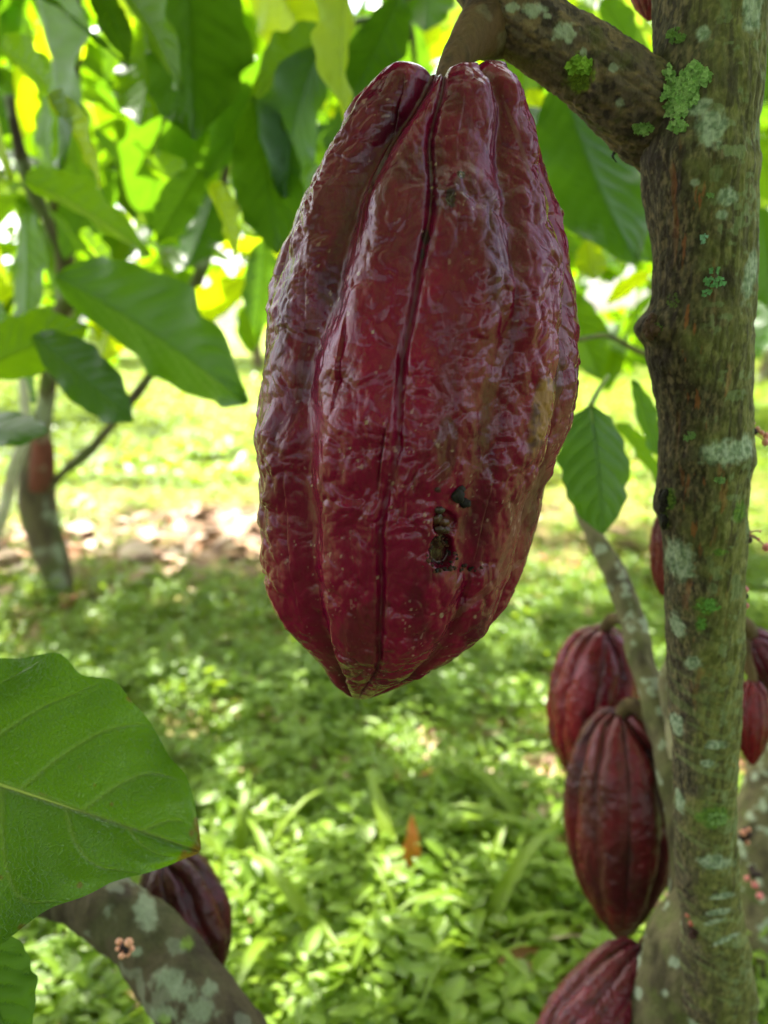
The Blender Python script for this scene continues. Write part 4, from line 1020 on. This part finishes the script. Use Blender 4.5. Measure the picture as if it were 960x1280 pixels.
plantation_tree(-1.5, -1.7, 3.2, 1.5, 'unseen added cacao tree behind the photographer on the left', 331, 1700)  # this and the next three: unseen trees added to block low sky light
plantation_tree(-.1, -2.8, 2.3, 1.3, 'unseen added cacao tree right behind the photographer', 361, 1200)
plantation_tree(1.5, -2.0, 3.2, 1.5, 'unseen added cacao tree behind the photographer on the right', 341, 1700)
plantation_tree(0.1, -3.6, 3.4, 1.6, 'unseen added cacao tree farther behind the photographer', 351, 900)
# far woods, one mass
def woods():
    r_ = np.random.default_rng(300); cs, rs = [], []
    for k in range(60):
        a = math.radians(r_.uniform(-48, 48)); R_ = r_.uniform(14, 24)
        cs.append([math.sin(a) * R_, math.cos(a) * R_, r_.uniform(.5, 6.5)]); rs.append(r_.uniform(1.2, 2.2))
    o = crown_mesh('far_woods', None, cs, rs, 15000, .55, M_FARLEAF, LEAF_LO2, 301, keep_out=False, flat=1.0, sunward=.2)
    tag(o, 'mass of far trees closing the view behind the plantation', 'woods', kind='stuff')
woods()

# ------------------------------------------------------------------ ground cover
def in_view(X, Y, m=.08):
    P = np.stack([X, Y, X * 0 + .03], -1); a, b, z_ = proj(P)
    return (z_ > .1) & (a > -960 * m) & (a < 960 * (1 + m)) & (b < 1280 * (1 + m + .05)) & (b > 300)
def sample_ground(n, d0, d1, r_, power=1.0):
    out = []
    tot = 0
    while tot < n:
        d = d0 * (d1 / d0) ** (r_.uniform(0, 1, n) ** power)
        x_ = r_.uniform(-.62, .62, n) * (d + .25); ok = in_view(x_, d)
        out.append(np.stack([x_[ok], d[ok]], -1)); tot += ok.sum()
    return np.vstack(out)[:n]
def weeds():
    r_ = np.random.default_rng(400)
    Bs, Ys, Ns, Ls, Ts = [], [], [], [], []
    for (npl, d0, d1, lf, size, hh) in ((3800, .38, 1.3, 8, .0185, .065), (9500, 1.2, 3.2, 7, .0165, .05), (4500, 3.0, 8.5, 6, .045, .07)):
        G = sample_ground(npl, d0, d1, r_)
        keep = r_.uniform(0, 1, len(G)) > bare(G[:, 0], G[:, 1]) * 1.02
        G = G[keep]; n = len(G)
        h = hh * r_.uniform(.25, 1.0, n); s = size * np.clip(np.exp(r_.normal(0, .38, n)), .4, 1.6); tn = r_.uniform(0, 1, n) * .6 + .4 * (fbm(np.stack([G[:, 0], G[:, 1], G[:, 0] * 0], -1) * 1.5, 2, 4) + .5)
        z0 = ground_h(G[:, 0], G[:, 1])
        for k in range(lf):
            a = k * 2.4 + r_.uniform(0, 1.2, n) + G[:, 0] * 50
            lev = .35 + .65 * (k + 1) / lf
            Y = np.stack([np.cos(a), np.sin(a), r_.normal(.25, .25, n)], -1)
            B = np.stack([G[:, 0], G[:, 1], z0 + h * lev], -1) + Y * [1, 1, 0] * (s * .25)[:, None]
            Bs.append(B); Ys.append(Y); Ns.append(np.array([0, 0, 1.]) + .25 * r_.normal(size=(n, 3))); Ls.append(s * r_.uniform(.7, 1.15, n)); Ts.append(tn + r_.normal(0, .12, n))
    B, Y, Nn, L, T = np.vstack(Bs), np.vstack(Ys), np.vstack(Ns), np.hstack(Ls), np.hstack(Ts)
    V, Fc, ve = scatter_mesh(WEED_T, B, frames_many(Y, Nn), L, np.repeat(r_.uniform(.35, 1.3, len(B) // 8 + 1), 8)[:len(B)] * r_.uniform(.85, 1.15, len(B)))
    o = link('ground_weeds', mesh_np('ground_weeds', V, Fc, M_WEED, {'vein': ve, 'tint': np.repeat(T, len(WEED_T[0]))}))
    tag(o, 'low broad leaved weeds carpeting the plantation floor', 'weeds', kind='stuff')
weeds()
def blade_tmpl(k=7):
    t = np.linspace(0, 1, k); wd = .045 * (1 - t ** 2.2) + .002
    V = np.concatenate([np.stack([s * wd, t * (1 - .35 * t * t) , .0 * t - .55 * t ** 2.2 + .25 * np.abs(s) * wd], -1)[:, None] for s in (-1, 0, 1)], 1).reshape(-1, 3)
    return V, grid_faces(k, 3), np.tile([0, .6, 0], k).astype(float)
BLADE = blade_tmpl()
def grass():
    r_ = np.random.default_rng(500)
    Bs, Ys, Ns, Ls, Ts = [], [], [], [], []
    def tuft(G, nb, L0, tn):
        n = len(G); z0 = ground_h(G[:, 0], G[:, 1])
        for k in range(nb):
            a = r_.uniform(0, 6.28, n); tilt = r_.uniform(.5, 2.2, n)
            Y = np.stack([np.cos(a), np.sin(a), tilt], -1)
            Bs.append(np.stack([G[:, 0], G[:, 1], z0], -1) + r_.normal(size=(n, 3)) * [.006, .006, 0]); Ys.append(Y)
            Ns.append(np.stack([-np.cos(a), -np.sin(a), .6 + 0 * a], -1) * 1.0 + .1 * r_.normal(size=(n, 3))); Ls.append(L0 * r_.uniform(.5, 1.2, n)); Ts.append(tn + r_.normal(0, .15, n))
    sp = [(530, 1060), (350, 1180), (365, 1200), (665, 1060), (690, 1080), (600, 1190), (505, 1150), (270, 1080), (255, 1050), (620, 1120), (920, 1230), (950, 1200), (520, 1230), (420, 1260), (310, 1120), (955, 1130)]
    G = np.array([ground_at(a, b)[:2] for a, b in sp]); tuft(G, 8, .19, .7); tuft(G + r_.normal(size=G.shape) * .03, 5, .14, .6)
    G = sample_ground(900, .45, 1.6, r_); tuft(G, 5, .085, .7)
    G = sample_ground(2400, 1.2, 4.0, r_); G = G[r_.uniform(size=len(G)) > bare(G[:, 0], G[:, 1])]; tuft(G, 5, .07, .5)
    G = sample_ground(5200, 3.6, 14, r_); tuft(G, 6, .17, .7)
    B, Y, Nn, L, T = np.vstack(Bs), np.vstack(Ys), np.vstack(Ns), np.hstack(Ls), np.hstack(Ts)
    V, Fc, ve = scatter_mesh(BLADE, B, frames_many(Y, Nn), L, r_.uniform(.4, 1.0, len(B)))
    o = link('grass', mesh_np('grass', V, Fc, M_GRASS, {'vein': ve, 'tint': np.repeat(T, len(BLADE[0]))}))
    tag(o, 'bright green grass blades among the weeds', 'grass', kind='stuff')
grass()
def litter():
    r_ = np.random.default_rng(600)
    G = np.vstack([sample_ground(1500, .45, 4.5, r_), np.stack([r_.normal(g1[0], .55, 420), r_.normal(g1[1], .25, 420)], -1), np.stack([r_.normal(g2[0], .22, 110), r_.normal(g2[1], .12, 110)], -1)])
    G = G[r_.uniform(size=len(G)) < bare(G[:, 0], G[:, 1]) + .06]
    n = len(G); z0 = ground_h(G[:, 0], G[:, 1]) + r_.uniform(.004, .03, n)
    Y = rand_dirs(n, 0, r_) * [1, 1, .3]; Nn = np.array([0, 0, 1.]) + .35 * r_.normal(size=(n, 3)); L = r_.uniform(.03, .11, n) * np.where(r_.uniform(size=n) > .93, 1.6, 1)
    V, Fc, ve = scatter_mesh(LEAF_LO, np.column_stack([G, z0]), frames_many(Y, Nn), L, r_.uniform(.8, 1.4, n))
    pal = np.array([lin(150, 116, 92), lin(178, 150, 122), lin(112, 78, 56), lin(196, 172, 150), lin(140, 96, 60)])
    cc_ = np.repeat(pal[r_.integers(0, 5, n)], len(LEAF_LO[0]), 0)
    o = link('leaf_litter', mesh_np('leaf_litter', V, Fc, M_LITTER, {'Col': cc_}))
    tag(o, 'dry brown fallen leaves scattered on bare soil', 'leaf litter', kind='stuff')
    # a single orange dead blade standing in the weeds
    p = ground_at(508, 1125)
    t = thing('dead_leaf', p, 'withered orange brown leaf standing upright in the weeds below the pod', 'leaf')
    V, Fc, ve = leaf_grid(30, 9, width=.22, droop=.3, seed=9)
    b, L, Rm = frame_from(p + [0, 0, .01], p + [.012, 0, .095], np.array([.2, -1, .1]))
    link('blade', mesh_np('blade', place(V, b, L, Rm), Fc, M_LITTER, {'Col': np.broadcast_to(lin(196, 120, 50), V.shape)}), t)
litter()
